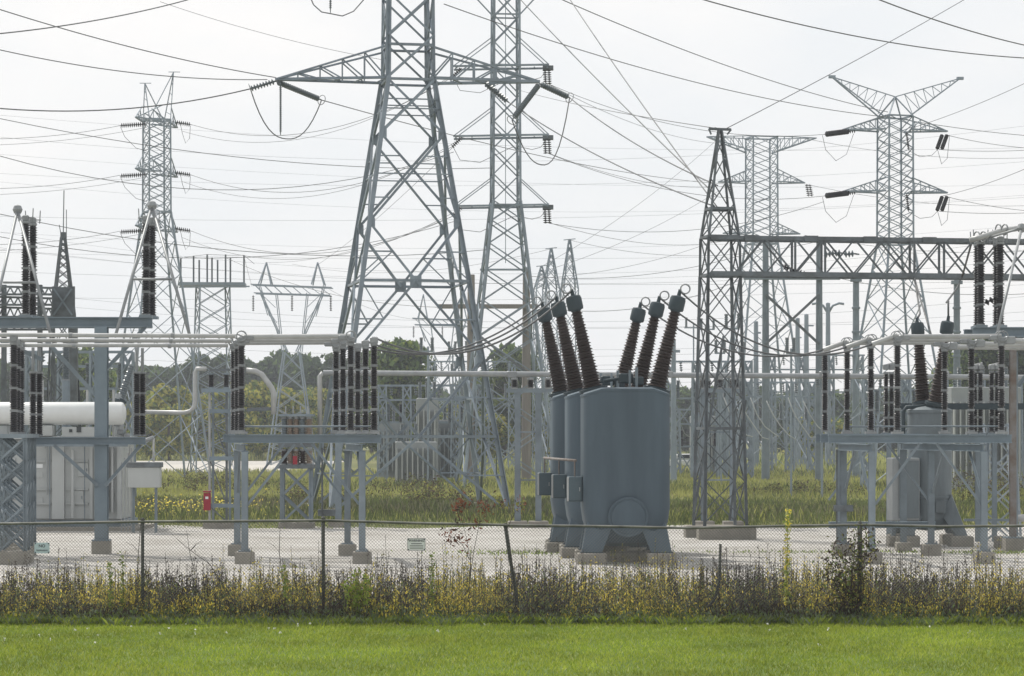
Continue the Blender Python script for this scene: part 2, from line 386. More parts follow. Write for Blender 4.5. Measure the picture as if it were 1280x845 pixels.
for k in range(3):
    c = cb0 + cbv * k; r = 1.29; top = 5.42
    tk = reg(bpy.data.objects.new('tank', tank_box(r, top, 'tank', 'tank_paint')), brk); tk.location = c - cb0; tk.rotation_euler.z = .03
    for sx in (-1, 1):
        for sy in (-1, 1):
            breaker_leg(brk, c, sx, sy, r)
            box('footing', (c.x + sx * r * .80, c.y + sy * r * .8, .14), (.86, .78, .38), 'concrete', brk, .02, .03)
    box('footing', (c.x + .1, c.y + .5, .12), (1.3, .7, .34), 'concrete', brk, .02, .03)
    # manhole low on the front of the tank
    md = Vector((.08, -1, -.16)).normalized()
    mh = place('manhole', lathe_mesh('manhole', [(.52, -.35), (.52, .06), (.60, .065), (.60, .12), (.57, .125), (.52, .10), (.51, .10), (.50, .12), (0, .125)], 'tank_paint', 32), c + Vector((0.04, -r * .88, 1.40)), md, brk)
    for s, tl in ((-1, -.215), (1, .235)):
        ax = Vector((tl, -.02, 1)).normalized()
        bb = c + Vector((s * .96, -.02, 5.2))
        bushing(brk, bb, ax, 2.36, .325, .175)
        tip = bb + ax * (2.36 + .64); cap_tops.append((k, s, tip))
        rg = place('terminal', lathe_mesh('terminal', [(0, -.06), (.05, -.05), (.05, .05), (0, .06)], 'alu_dull', 8), tip, (0, 0, 1), brk)
        for q in (-.06, .06): ring('corona_ring', tip + Vector((s * .16, q, .06)), .14, .022, 'alu_dull', brk, (0.15, 1, 0))
    # operating gear on the lid
    gx = c + Vector((.1, 0, 0))
    box('lid_box', (gx.x - .1, gx.y - .3, 5.50), (.42, .36, .3), 'box_paint', brk, .1, .03)
    box('lid_box', (gx.x + .28, gx.y - .45, 5.42), (.3, .3, .26), 'box_paint', brk, .1, .03)
    bar('lid_post', (gx.x + .22, gx.y - .66, 5.1), (gx.x + .22, gx.y - .66, 5.82), .09, 'galv', brk, kind='O')
    bar('lid_post', (gx.x + .02, gx.y - .66, 5.2), (gx.x + .02, gx.y - .66, 5.74), .07, 'galv', brk, kind='O')
    bar('lid_pipe', (gx.x - .75, gx.y - .35, 5.42), (gx.x - .1, gx.y - .35, 5.52), .1, 'box_paint', brk, kind='O')
    # mechanism cabinet hung on the side of the tank
    cx, cy = c.x - r - .22, c.y - .35
    cab = box('cabinet', (cx, cy, 2.2), (.44, .62, .74), 'cabinet_paint', brk, .06, .02)
    box('cabinet_door', (cx, cy - .325, 2.2), (.38, .03, .66), 'cabinet_paint', cab, .06)
    box('pale_edge_strip', (cx - .212, cy - .345, 2.2), (.05, .03, .70), 'alu', cab, .06)  # pale strip down the left front edge of the cabinet
    box('door_handle', (cx + .14, cy - .36, 2.2), (.03, .03, .12), 'alu_dull', cab, .06)
    bar('conduit', (cx, cy, 2.56), (cx, cy, 3.05), .05, 'rusty', brk, kind='O')
    bar('bracket', (cx + .2, cy + .1, 2.3), (cx + .5, cy + .3, 2.3), .12, 'box_paint', brk)
a0 = cb0 + Vector((-1.29 - .20, -.35, 3.05)); tube('pipe', [a0 + cbv * -.02, a0 + cbv * 1, a0 + cbv * 2.08], .04, 'rusty', brk)

# ------------------------------------------------------------------ disconnect switches on steel stands
def disconnect(px, d, label, cols, blades, ulegs, ubeam, rows=3, ub_back=None, ul_back=None):
    F = frame_at(px, d); rt = thing('disconnect_switch', F(0, 0, 0), label, 'disconnect switch', 'disconnect switches on steel stands')
    zb = 3.70; dz = 2.6; zt = zb + .14 + .08
    v1 = dz * (rows - 1)
    for v in ([-.12] + [dz * k for k in range(1, rows)]):
        ua = ubeam[0] if v < 0 or ub_back is None else ub_back
        bar('beam', F(ua, v, zb), F(ubeam[1], v, zb), .22, 'beam_paint', rt, h=.25, kind='I', up=(0, 0, 1))
    for i_, u in enumerate(ulegs):
        uf = u; ub_ = (ul_back or ulegs)[i_]
        bar('beam', F(u, -.05, zb - .27), F(ub_, v1 + .2, zb - .27), .2, 'beam_paint', rt, h=.22, kind='I')
        for v in (-.12, v1 - .3):
            u = uf if v < 0 else ub_
            p = F(u, v, 0)
            footing(rt, p, .56, .36)
            bar('leg', F(u, v, .40), F(u, v, zb - .38), .19, 'galv', rt, kind='I', h=.2)
            box('base_plate', (p.x, p.y, .38), (.36, .36, .035), 'galv', rt)
            box('anchor_nut', (p.x + .14, p.y - .14, .42), (.05, .05, .07), 'galv', rt)
            bar('knee_brace', F(u, v + (.12 if v < 1 else -.12), 2.0), F(u, v + (1.3 if v < 1 else -1.3), zb - .36), .07, 'galv', rt, kind='L')
    um = sum(ulegs) / 2
    bar('brace', F(ulegs[0] + .1, -.14, 1.75), F(um - .25, -.14, zb - .16), .075, 'galv', rt, kind='L')
    bar('brace', F(ulegs[1] - .1, -.14, 1.75), F(um + .25, -.14, zb - .16), .075, 'galv', rt, kind='L')
    bar('brace', F(ulegs[0] + .1, v1 - .3, 1.75), F(um - .25, v1 - .3, zb - .16), .07, 'galv', rt, kind='L')
    bar('brace', F(ulegs[1] - .1, v1 - .3, 1.75), F(um + .25, v1 - .3, zb - .16), .07, 'galv', rt, kind='L')
    L = 2.6
    for k in range(rows):
        v = dz * k - (.12 if k == 0 else 0)
        for u in cols:
            column(rt, F(u, v, zt), L)
            p = F(u, v, zb + .18); box('base_plate', (p.x, p.y, p.z), (.34, .3, .07), 'alu_dull', rt)
            box('contact', tuple(F(u, v, zt + L + .10)), (.24, .2, .2), 'alu_dull', rt, .1, .03)
        za = zt + L + .2
        for a, b in blades:
            bar('blade', F(a, v, za), F(b, v, za + .02), .145, 'alu', rt, kind='O')
            for u in (a, b):
                for q in (-.13, .13): ring('corona_ring', F(u, v + q, za + .02), .15, .018, 'alu_dull', rt, (0.1, 1, 0), 14)
                box('jaw', tuple(F(u + (.2 if u < b - .1 else -.2), v, za - .03)), (.34, .2, .16), 'alu_dull', rt, .05, .03)
        bar('drive_rod', F(cols[0], v + .22, zt + .15), F(cols[-1], v + .22, zt + .15), .05, 'galv', rt, kind='O')
    return rt, F, zt + L
swE, FE, ZE = disconnect(467, 76.0, 'disconnect switch with seven crowded porcelain columns, beside the three tank breaker on its cable side', (0, -.69, -3.92), ((-3.92, -.69),), (-3.82, -.35), (-4.25, .22))
swJ, FJ, ZJ = disconnect(1250, 76.0, 'disconnect switch with spread porcelain columns on a stand under the lattice girder', (0, -3.1), ((-3.1, 0),), (-3.86, -.52), (-5.15, .30), 3, -3.95, (-3.3, -.52))
swE['label'] = 'disconnect switch with crowded twin porcelain columns on a stand before the tall lattice tower'
# one more column at the rear of the second switch, and stub tubes towards the breaker
column(swJ, FJ(-3.1, 7.8, 3.92), 2.6); bar('beam', FJ(-3.4, 7.8, 3.7), FJ(.2, 7.8, 3.7), .22, 'beam_paint', swJ, h=.29, kind='I')
for u in (-2.6, -.52):
    bar('beam', FJ(u, 5.3, 3.43), FJ(u, 7.9, 3.43), .2, 'beam_paint', swJ, h=.22, kind='I')
    bar('leg', FJ(u, 7.8, .30), FJ(u, 7.8, 3.32), .19, 'galv', swJ, kind='I', h=.2); footing(swJ, FJ(u, 7.8, 0), .5, .3)
for k in range(3):
    v = 2.6 * k - (.12 if k == 0 else 0)
    bar('stub_tube', FJ(-3.1, v, 6.76), FJ(-3.85, v, 6.50), .15, 'alu', swJ, kind='O')
bar('tie_beam', FJ(-3.6, 5.5, .95), FJ(-.2, 5.5, .95), .2, 'beam_paint', swJ, kind='I')
bar('gear_rod', FJ(-3.55, 4.75, 0), FJ(-3.55, 4.75, 3.35), .05, 'weathered', swJ, kind='O')
box('gear_box', tuple(FJ(-3.35, 4.72, 1.5)), (.6, .16, .2), 'weathered', swJ)
box('gear_box', tuple(FE(-1.0, 5.0, 1.35)), (.55, .2, .2), 'weathered', swE)
bar('gear_rod', FE(-1.15, 4.9, .05), FE(-1.15, 4.9, 3.4), .06, 'weathered', swE, kind='O')

# ------------------------------------------------------------------ bus tubes (three phases) either side of the switches
for k, nm in enumerate(('front', 'middle', 'rear')):
    v = 2.6 * k - (.12 if k == 0 else 0)
    o = thing('bus_tube', FE(-4.1, v, 6.72), f'long aluminium bus tube, {nm} one of three running to the switch from the transformer', 'bus tube', 'aluminium bus tubes')
    bar('tube', FE(-13.5, v, 6.78 - .07 * k), FE(-4.1, v, 6.74 - .05 * k), .125, 'alu', o, kind='O')
    for u in (-12, -9, -6): place('sleeve', lathe_mesh('tube_sleeve', [(.062, 0), (.075, .01), (.075, .1), (.062, .11)], 'alu_dull', 12), FE(u, v, 6.76 - .07 * k), TU, o)
    o = thing('bus_tube', FJ(.15, v, 6.72), f'aluminium bus tube, {nm} one of three leaving the switch under the lattice girder', 'bus tube', 'aluminium bus tubes')
    bar('tube', FJ(.2, v, 6.60), FJ(7, v, 6.52), .16, 'alu', o, kind='O')
    box('clamp', tuple(FJ(.25, v, 6.62)), (.3, .24, .24), 'alu_dull', o, .05, .03)

# ------------------------------------------------------------------ lattice pedestal bus support at the frame edge
def lattice_post(rt, c, s0, s1, z0, z1, n, leg, br, m, mb=None, rot=.05, xs=True, kind='L'):
    mb = mb or m
    def cor(i, z):
        s = s0 + (s1 - s0) * (z - z0) / (z1 - z0); a = rot + math.pi / 4 + i * math.pi / 2
        return Vector((c.x + s * .7071 * math.cos(a), c.y + s * .7071 * math.sin(a), z))
    for i in range(4): bar('leg', cor(i, z0), cor(i, z1), leg, m, rt, kind=kind, roll=i * math.pi / 2)
    for k in range(n):
        a, b = z0 + (z1 - z0) * k / n, z0 + (z1 - z0) * (k + 1) / n
        for i in range(4):
            j = (i + 1) % 4
            if xs or k % 2 == 0: bar('brace', cor(i, a), cor(j, b), br, mb, rt, kind=kind)
            if xs or k % 2 == 1: bar('brace', cor(j, a), cor(i, b), br, mb, rt, kind=kind)
    return cor
FA = lambda u, v, z: FE(-10.62 + u, v, z)
pa = thing('bus_support', FA(0, 0, 0), 'lattice pedestal bus support with porcelain columns beside the no trespassing sign', 'bus support')
for v in (0, 2.6, 5.2):
    c = FA(0, v - .1, 0)
    footing(pa, c, .86, .40)
    if v == 0: box('footing', (c.x + .05, c.y + .6, .1), (.8, .5, .34), 'concrete', pa, .03, .02)
    lattice_post(pa, c, .74, .74, .40, 3.72, 5, .11, .06, 'galv')
    box('cap_plate', (c.x, c.y, 3.78), (.95, .95, .12), 'galv', pa)
    column(pa, FA(0, v - .1, 3.86), 2.68, r=.13)
    box('clamp', tuple(FA(0, v - .1, 6.64)), (.2, .26, .16), 'alu_dull', pa)

# ------------------------------------------------------------------ tee columns carrying the upper switch beams
def tee_column(px, d, label, zb, ub, groups, L, lower=None, knees=(), rust=False, flip=1):
    F = frame_at(px, d); rt = thing('switch_tower', F(0, 0, 0), label, 'switch tower', 'tall column supports for the upper switches')
    footing(rt, F(0, 0, 0), .58, .42)
    bar('column', F(0, 0, .42), F(0, 0, zb - .15), .20 if rust else .40, 'rusty' if rust else 'beam_paint', rt, h=.22 if rust else .38, kind='I')
    p = F(0, 0, .45); box('base_plate', (p.x, p.y, .44), (.56, .56, .04), 'beam_paint', rt)
    bar('beam', F(ub[0], 0, zb), F(ub[1], 0, zb), .3, 'beam_paint', rt, h=.32, kind='I')
    bar('beam', F(ub[0], .9, zb - .02), F(ub[1], .9, zb - .02), .26, 'beam_paint', rt, h=.28, kind='I')
    bar('cross_beam', F(0, -.1, zb - .28), F(0, 1.1, zb - .28), .2, 'beam_paint', rt, kind='I')
    for a, za, b, z2 in knees: bar('knee_brace', F(a, -.1, za), F(b, -.1, z2), .13, 'galv', rt, kind='L')
    for u in groups:
        for v in (0, .9):
            column(rt, F(u + (v * .22), v, zb + .22), L, r=.145, units=4, pitch=.078)
            q = F(u + v * .22, v, zb + .18); box('base_plate', (q.x, q.y, q.z), (.4, .36, .09), 'galv', rt)
            q = F(u + v * .22, v, zb + L + .32); box('contact', (q.x, q.y, q.z), (.2, .2, .2), 'alu_dull', rt, 0, .03)
            for s in (-.22, .22): bar('arcing_horn', q + Vector((s, 0, -.1)), q + Vector((s * 1.1, 0, .32)), .035, 'alu_dull', rt, kind='O')
            bar('horn_bar', q + Vector((-.26, 0, .02)), q + Vector((.26, 0, .02)), .04, 'alu_dull', rt, kind='O')
    if lower:
        z, u0, u1 = lower
        bar('beam', F(u0, -.25, z), F(u1, -.25, z), .2, 'beam_paint', rt, h=.24, kind='I')
        bar('beam', F(u0, .55, z), F(u1, .55, z), .2, 'beam_paint', rt, h=.24, kind='I')
        for s, e in ((u0 * .62, -.12), (u1 * .9, .12)): bar('knee_brace', F(s, -.28, z - .15), F(e, -.24, z - 1.45), .11, 'galv', rt, kind='L')
    return rt, F
swB, FB = tee_column(127, 82.0, 'blue-grey steel column with upper beam and tall insulators in front of the pale transformer', 7.42, (-4.6, 1.62), (-2.42, 1.42), 3.0,
                     (3.62, -2.45, 1.40), ((-1.9, 6.95, -.15, 5.0), (1.45, 7.3, .16, 5.9), (-4.3, 7.3, -1.9, 6.2)))
for u in (-2.15, 1.15):
    for q in (-.08, .45):
        column(swB, FB(u + q * .35, q - .1, 3.78), 2.05, r=.125, units=3)
        bar('riser', FB(u + q * .35, q - .1, 5.86), FB(u + q * .35, q - .1, 6.6), .10, 'alu_dull', swB, kind='O')
swM, FM = tee_column(1266, 84.0, 'rust-streaked steel column with upper beam and tall insulators above the lattice girder end', 7.18, (-1.32, 4.0), (-1.06, -.42), 2.72,
                     None, ((1.4, 7.0, .16, 5.4),), True)
# pipe frames that rise from the bus tubes to the tops of the tall insulators
def pipe_a(label, apex, feet, cross, r=.048):
    o = thing('bus_riser', feet[0], label, 'bus pipe', 'sloping bus pipes')
    for f in feet: tube('pipe', [apex, f], r, 'alu_dull', o, 10)
    if cross: tube('cross_pipe', cross, r * .8, 'alu_dull', o, 8)
    place('ball_clamp', lathe_mesh('ball_clamp', [(0, -.16), (.11, -.12), (.16, 0), (.11, .12), (0, .16)], 'alu_dull', 12), apex, (0, 0, 1), o)
    return o
pipe_a('sloping pipe frame rising to the tall insulators next to the antenna mast', W(22, 262, 80.5), [W(-14, 421, 77), W(64, 421, 77)], [W(4, 353, 79), W(45, 353, 79)])
pipe_a('sloping pipe frame rising to the tall insulators at the end of the upper beam', W(190, 257, 80.5), [W(144, 421, 77), W(238, 422, 77)], [W(165, 349, 79), W(217, 349, 79)])
pipe_a('sloping pipe rising beside the rust-streaked column to the tall insulators', W(1277, 285, 82), [W(1244, 428, 77.5)], [W(1277, 285, 82), W(1236, 297, 83.6)])
for i, px in enumerate((1221, 1229, 1248, 1256)):
    ring('corona_ring', W(px, 287 if i > 1 else 296, 83.7), .17, .025, 'alu_dull', swM, (.9, .4, 0))
tube('bus_pipe', [W(1212, 300, 83.5), W(1225, 297, 83.5), W(1250, 289, 83.6), W(1300, 281, 84)], .09, 'alu', swM)
string(swM, W(1231, 379, 84), W(1246, 372, 84), .12, 'porcelain')

# ------------------------------------------------------------------ pale power transformer
DT = 103.0
tx = thing('power_transformer', (X(80, DT), DT, 0), 'large pale grey power transformer with long white conservator cylinder', 'transformer')
x0, x1 = X(-70, DT), X(157, DT); y0 = DT - 1.4
box('tank', ((x0 + x1) / 2, DT + .6, 2.0), (x1 - x0, 3.4, 3.2), 'pale_paint', tx, 0, .06)
box('skid', ((x0 + x1) / 2, DT + .5, .22), (x1 - x0 + .4, 3.0, .36), 'beam_paint', tx)
box('pad', ((x0 + x1) / 2, DT + .4, .03), (x1 - x0 + 1.6, 5.0, .2), 'concrete', tx)
yf = DT + .6 - 1.7
for a, b, w, dep, m in ((-40, -20, 0, .12, 'pale_paint'), (0, 12, 0, .12, 'pale_paint'), (36, 40, 0, .1, 'pale_paint'), (72, 87, 0, .16, 'pale_paint'), (118, 122, 0, .1, 'pale_paint'), (152, 157, 0, .12, 'pale_paint')):
    box('stiffener', ((X(a, DT) + X(b, DT)) / 2, yf - dep / 2 - .002, 2.0), (X(b, DT) - X(a, DT), dep, 3.1), m, tx)
for za in (1.05, 1.62, 2.75):
    box('rib', ((X(41, DT) + X(71, DT)) / 2, yf - .05, za), (.94, .08, .07), 'pale_paint', tx)
    box('rib', ((X(88, DT) + X(117, DT)) / 2, yf - .05, za), (.90, .08, .06), 'pale_paint', tx)
for px in (15, 24, 30, 48, 62, 92, 104, 111):
    box('bolt_strip', (X(px, DT), yf - .02, 3.42), (.05, .03, .3), 'pale_paint', tx)
for px, z in ((28, 1.5), (104, 1.3), (20, 2.6), (110, 2.4)):
    p = box('access_panel', (X(px, DT), yf - .03, z), (.42, .05, .55), 'pale_paint', tx, 0, .012); box('panel_handle', (X(px, DT) + .14, yf - .07, z), (.03, .03, .12), 'galv', p)
for px in (45, 69, 112, 126): bar('conduit', (X(px, DT), yf - .12, .35), (X(px, DT), yf - .12, 3.5), .035, 'galv', tx, kind='O')
box('rim_flange', ((x0 + x1) / 2, DT + .6, 3.66), (x1 - x0 + .3, 3.7, .1), 'pale_paint', tx)
for a in (130, 136, 141, 147):
    box('radiator_fin', (X(a, DT), yf - .16, 2.0), (.06, .3, 2.6), 'pale_paint', tx)
for z in (2.55, 2.2, 1.2):
    box('nameplate' if z == 2.55 else 'hand_hole', (X(55, DT), yf - .02, z), (.32, .03, .16 if z == 2.55 else .22), 'sign_white' if z == 2.55 else 'pale_paint', tx)
bar('valve_pipe', (X(98, DT), yf - .25, .5), (X(98, DT), yf - .25, 3.2), .12, 'pale_paint', tx, kind='O')
bar('valve_pipe', (X(66, DT), yf - .15, 1.4), (X(66, DT), yf - .15, 3.4), .05, 'pale_paint_dull', tx, kind='O')
cons = place('conservator', lathe_mesh('conservator', [(0, -.05), (.25, -.03), (.42, .05), (.455, .14), (.455, 7.2), (.42, 7.3), (.25, 7.38), (0, 7.4)], 'white_paint', 28), (X(160, DT), yf + .2, Zh(517, DT)), (-1, .02, 0), tx)
for px in (8, 62, 130): box('conservator_support', (X(px, DT), yf + .3, 3.92), (.5, .5, .46), 'pale_paint_dull', tx, 0, .03)
box('relay_box', (X(60, DT), yf + .1, 3.95), (.8, .5, .42), 'pale_paint', tx, 0, .02)
box('relay_box', (X(104, DT), yf + .1, 3.9), (1.3, .4, .4), 'pale_paint', tx, 0, .02)
box('gauge', (X(105, DT), yf - .12, 4.0), (.18, .04, .22), 'glass', tx); box('gauge', (X(95, DT), yf - .12, 3.95), (.12, .04, .12), 'glass', tx)
for px, h_, rr in ((76, 2.3, .17), (20, 2.3, .17)):
    place('turret', lathe_mesh(('tx_turret', rr), [(rr * 1.2, 0), (rr * 1.2, .06), (rr, .07), (rr, 1.0), (rr * 1.2, 1.02), (rr * 1.2, 1.1), (rr, 1.12), (rr, h_)], 'galv', 14), (X(px, DT), DT + 1.2, 3.7), (0, 0, 1), tx)
    column(tx, (X(px, DT), DT + 1.2, 3.7 + h_), 1.6, r=.16, units=1, m='porcelain_grey')
bushing(tx, (X(147, DT), DT + .8, Zh(500, DT)), (.32, 0, 1), 1.5, .2, .14, 'porcelain_grey', False)
bar('turret_pipe', (X(145, DT), DT + .8, 3.6), W(150, 492, DT + .8), .36, 'pale_paint_dull', tx, kind='O')
for px in (52, 108, 141): bar('cooler_pipe', (X(px, DT), DT + .2, 3.7), (X(px, DT), DT + .2, 5.6 + (px % 3) * .4), .1, 'alu', tx, kind='O')
for px, py in ((150, 540), (146, 530), (153, 522), (158, 545), (150, 552)):
    box('junction_box', tuple(W(px, py, DT - .4)), (.26, .2, .2), 'alu_dull', tx, .3, .03)
    tube('conduit', [W(px, py, DT - .4), W(px + 5, py + 8, DT - .4), W(px + 3, py + 30, DT - .4)], .025, 'alu', tx, 6)
bar('gear_beam', W(37, 556, DT - 1.6), W(160, 556, DT - 1.6), .14, 'galv', tx)
ct = thing('control_box', (X(182, 99), 99, 0), 'pale control box with dark cap on posts at the end of the transformer', 'control box')
box('body', tuple(W(181, 596, 99)), (1.22, .9, .82), 'pale_paint', ct, .05, .02)
box('cap', tuple(W(181, 581, 99)), (1.34, 1.0, .2), 'weathered', ct, .05, .02)
for px in (167, 195): bar('post', (X(px, 99), 99, 0), (X(px, 99), 99, Zh(609, 99)), .1, 'galv', ct)
for q in range(4): bar('conduit', (X(164 - q * 4, 98.6), 98.6, .05), W(164 - q * 4, 560 + q * 6, 98.6), .045, 'alu_dull', ct, kind='O')
bar('post', W(192, 577, 99), W(192, 548, 99), .09, 'alu', ct, kind='O')
tube('arm_pipe', [W(150, 552, 99), W(180, 551, 99), W(192, 547, 99)], .08, 'alu_dull', ct)

# ------------------------------------------------------------------ smaller stands in the yard
DF = 103.5
st = thing('switch_stand', (X(272, DF), DF, 0), 'narrow lattice switch stand with two short insulators beside the red box', 'switch stand')
box('footing', (X(276, DF), DF, .12), (1.35, .9, .34), 'concrete', st, 0, .03)
for px, m in ((262, 'alu'), (283, 'weathered'), (266, 'galv'), (287, 'galv')):
    dd = DF if px in (262, 283) else DF + .9
    bar('leg', (X(px, dd), dd, .28), W(px, 488, dd), .10, m, st, kind='L' if m != 'alu' else 'O')
for py in (488, 514, 573, 632):
    bar('beam', W(252 if py == 488 else 262, py, DF - .06), W(292, py, DF - .06), .2 if py in (488, 573) else .1, 'beam_paint', st, h=.16)
for a, b in ((492, 512), (517, 570), (577, 630), (634, 652)): bar('brace', W(263, a, DF - .08), W(283, b, DF - .08), .05, 'weathered', st, kind='L')
for px in (264, 283):
    column(st, W(px, 485, DF), .6, r=.13, units=1, fit='galv')
bar('blade', W(262, 463, DF), W(292, 462, DF), .10, 'weathered', st)
tube('bus_pipe', [W(180, 515, DF), W(230, 516, DF), W(238, 514, DF), W(243, 508, DF), W(244, 500, DF), W(244, 466, DF), W(246, 461, DF), W(258, 461, DF)], .09, 'alu', st)
tube('bus_pipe', [W(308, 463, DF), W(319, 464, DF), W(327, 468, DF), W(339, 484, DF), W(342, 491, DF), W(342, 518, DF)], .115, 'alu', st)
bar('blade', W(309, 512, DF), W(341, 511, DF), .14, 'weathered', st)
rb = thing('red_box', tuple(W(259, 627, DF - .35)), 'small red box fixed to the post of the narrow lattice switch stand', 'box')
box('body', tuple(W(259, 627, DF - .2)), (.28, .22, .7), 'red', rb, 0, .015); box('lid', tuple(W(259, 614.5, DF - .2)), (.31, .26, .06), 'red', rb, 0, .01)
box('notice', (X(259, DF - .2), DF - .33, Zh(622, DF)), (.12, .01, .1), 'sign_white', rb)

sg = thing('arrester_stand', (X(371, 104), 104, 0), 'cross-braced stand topped by a block of tan ribbed insulators', 'insulator stand')
cg = Vector((X(371, 104), 104, 0))
box('footing', (cg.x, cg.y, .10), (1.4, 1.3, .3), 'concrete', sg, 0, .03)
lattice_post(sg, cg, 1.12, 1.12, .25, 2.42, 2, .16, .09, 'galv')
box('deck', (cg.x, cg.y, 2.5), (1.45, 1.35, .16), 'weathered', sg)
for i in range(5):
    for j in range(2):
        q = Vector((cg.x - .5 + .25 * i, cg.y - .3 + .6 * j, 0))
        column(sg, q + Vector((0, 0, 2.58)), .62, r=.12, units=1, m='porcelain_tan' if (i + j) % 3 else 'porcelain_brown', pitch=.09)
        column(sg, q + Vector((0, 0, 3.5)), 1.0, r=.125, units=1, m='porcelain_tan' if (i + j) % 3 else 'porcelain_grey', pitch=.09)
box('deck', (cg.x, cg.y, 3.38), (1.4, 1.2, .2), 'weathered', sg)
box('top_plate', (cg.x, cg.y, 4.58), (1.4, 1.1, .1), 'galv', sg)
for i in range(4): bar('terminal_rod', (cg.x - .45 + .3 * i, cg.y, 4.6), (cg.x - .45 + .3 * i, cg.y, 4.95), .05, 'alu', sg, kind='O')
box('warning_plate', (X(369, 103.4), 103.3, Zh(575, 104)), (.18, .02, .34), 'red', sg)
# long bus pipe across the rear of the yard and its supports
DL = 104.5
lb = thing('bus_pipe', (X(404, DL), DL, 0), 'long pale bus pipe running level across the rear of the yard', 'bus pipe')
bar('pipe', W(404, 466, DL), W(1300, 472, DL), .22, 'alu_dull', lb, kind='O')
tube('down_pipe', [W(404, 466, DL), W(400, 470, DL), W(400, 545, DL)], .1, 'alu', lb)
for px in (640, 835, 1030, 1180): box('sleeve', tuple(W(px, 468, DL)), (.4, .26, .26), 'alu_dull', lb, 0, .03)
def bus_frame(pxs, ins, label, d=DL + .2, zb=488, yb=655):
    t = thing('pipe_support', (X(pxs[0], d), d, 0), label, 'bus support', 'supports under the long bus pipe')
    for px in pxs:
        bar('post', (X(px, d), d, .22), W(px, zb + 3, d), .25, 'galv', t, kind='I'); footing(t, Vector((X(px, d), d, 0)), .8, .26)
    bar('beam', W(min(ins) - 10, zb, d), W(max(ins) + 8, zb, d), .2, 'galv', t, h=.18)
    for px in ins:
        column(t, W(px, zb - 2, d), .44, r=.14, units=1)
        for q in (-.9, .9): column(t, W(px, zb - 2, d) + Vector((0, q, 0)), .42, r=.13, units=1)
    for py in (540, 600): bar('tie', W(pxs[0], py, d), W(pxs[-1] if len(pxs) > 1 else pxs[0] + 8, py, d), .06, 'galv', t)
    return t
bus_frame((647, 673), (643, 663, 685), 'two-post bus support frame right behind the three tank breaker')
bus_frame((880, 916), (880, 898, 918), 'two-post bus support frame seen through the peaked gantry column')
bus_frame((423,), (423,), 'single thick post bus support behind the twin porcelain columns')

# ------------------------------------------------------------------ second, smaller breaker under the girder
DK = 88.0; kc = Vector((X(1162, DK), DK, 0))
kb = thing('circuit_breaker', kc, 'single faded grey tank breaker with side cabinet behind the switch stand', 'circuit breaker')
rk = .75
place('tank', lathe_mesh('tank_small', [(0, .5), (rk * .6, .55), (rk * .9, .75), (rk, 1.0), (rk, 1.62), (rk * 1.04, 1.63), (rk * 1.04, 1.70), (rk, 1.71), (rk, 4.55), (rk * 1.04, 4.56), (rk * 1.04, 4.66), (rk * .8, 4.74), (0, 4.86)], 'tank_faded', 40), kc, (0, 0, 1), kb)
for sx in (-1, 1):
    for sy in (-1, 1):
        f = lambda x, y, z: Vector((kc.x + sx * x, kc.y + sy * y, z))
        lo = [f(.72, .7, .38), f(1.14, .7, .38), f(1.14, .95, .38), f(.72, .95, .38)]; hi = [f(.3, .3, 1.1), f(.72, .3, 1.75), f(.66, .5, 1.75), f(.3, .6, 1.1)]
        if sx * sy < 0: lo = lo[::-1]; hi = hi[::-1]
        hexa('leg', lo + hi, 'tank_faded', kb); box('footing', (kc.x + sx * .92, kc.y + sy * .85, .15), (.78, .7, .42), 'concrete', kb, 0, .03)
bushing(kb, (kc.x + .16, kc.y - .35, 4.9), (.12, -.16, 1), 2.35, .30, .17)
bushing(kb, (kc.x - .16, kc.y + .35, 4.9), (-.05, .16, 1), 2.35, .30, .17)
kcab = box('cabinet', (X(1126, DK), DK - .5, 1.95), (.95, .8, 2.15), 'pale_paint_dull', kb, .12, .03)
box('cabinet_door', (X(1131, DK), DK - .93, 1.95), (.68, .03, 1.95), 'tank_faded', kcab, .12)
for px in (1114, 1138): bar('cabinet_leg', (X(px, DK), DK - .5, .36), (X(px, DK), DK - .5, .9), .14, 'galv', kb)
box('footing', (X(1126, DK), DK - .5, .15), (1.05, .8, .42), 'concrete', kb, 0, .03)
tube('pipe', [(kc.x - .95, kc.y - .3, .6), (kc.x - .95, kc.y - .3, 4.6), (kc.x - .85, kc.y - .3, 4.75), (kc.x + .2, kc.y - .2, 4.8)], .07, 'box_paint', kb)
box('hatch', (kc.x + .25, kc.y - rk - .01, 1.35), (.34, .1, .4), 'tank_faded', kb, .1)
bar('deck_beam', W(1120, 508, 90), W(1290, 508, 90), .22, 'box_paint', kb)
# arresters behind the switch
for px, d, lb_ in ((1111, 93, 'pair of slim surge arresters beside the faded breaker bushings'), (1222, 91, 'pair of slim surge arresters behind the middle switch column'), (1243, 91, 'pair of slim surge arresters close to the rust-streaked column')):
    t = thing('surge_arrester', (X(px, d), d, 0), lb_, 'arrester', 'slim arresters behind the switch')
    for s in (-3.5, 3.5):
        column(t, W(px + s, 541, d), 2.2, r=.105, units=4)
        box('clamp', tuple(W(px + s, 459, d)), (.2, .2, .2), 'alu_dull', t, .2, .03)
    bar('post', (X(px, d), d, -.02), W(px, 545, d), .16, 'galv', t, kind='I')
    box('bracket', tuple(W(px, 543, d)), (.55, .3, .1), 'galv', t)
    bar('bus_link', W(px - 6, 457, d), W(px + 6, 454, d), .07, 'alu', t, kind='O')
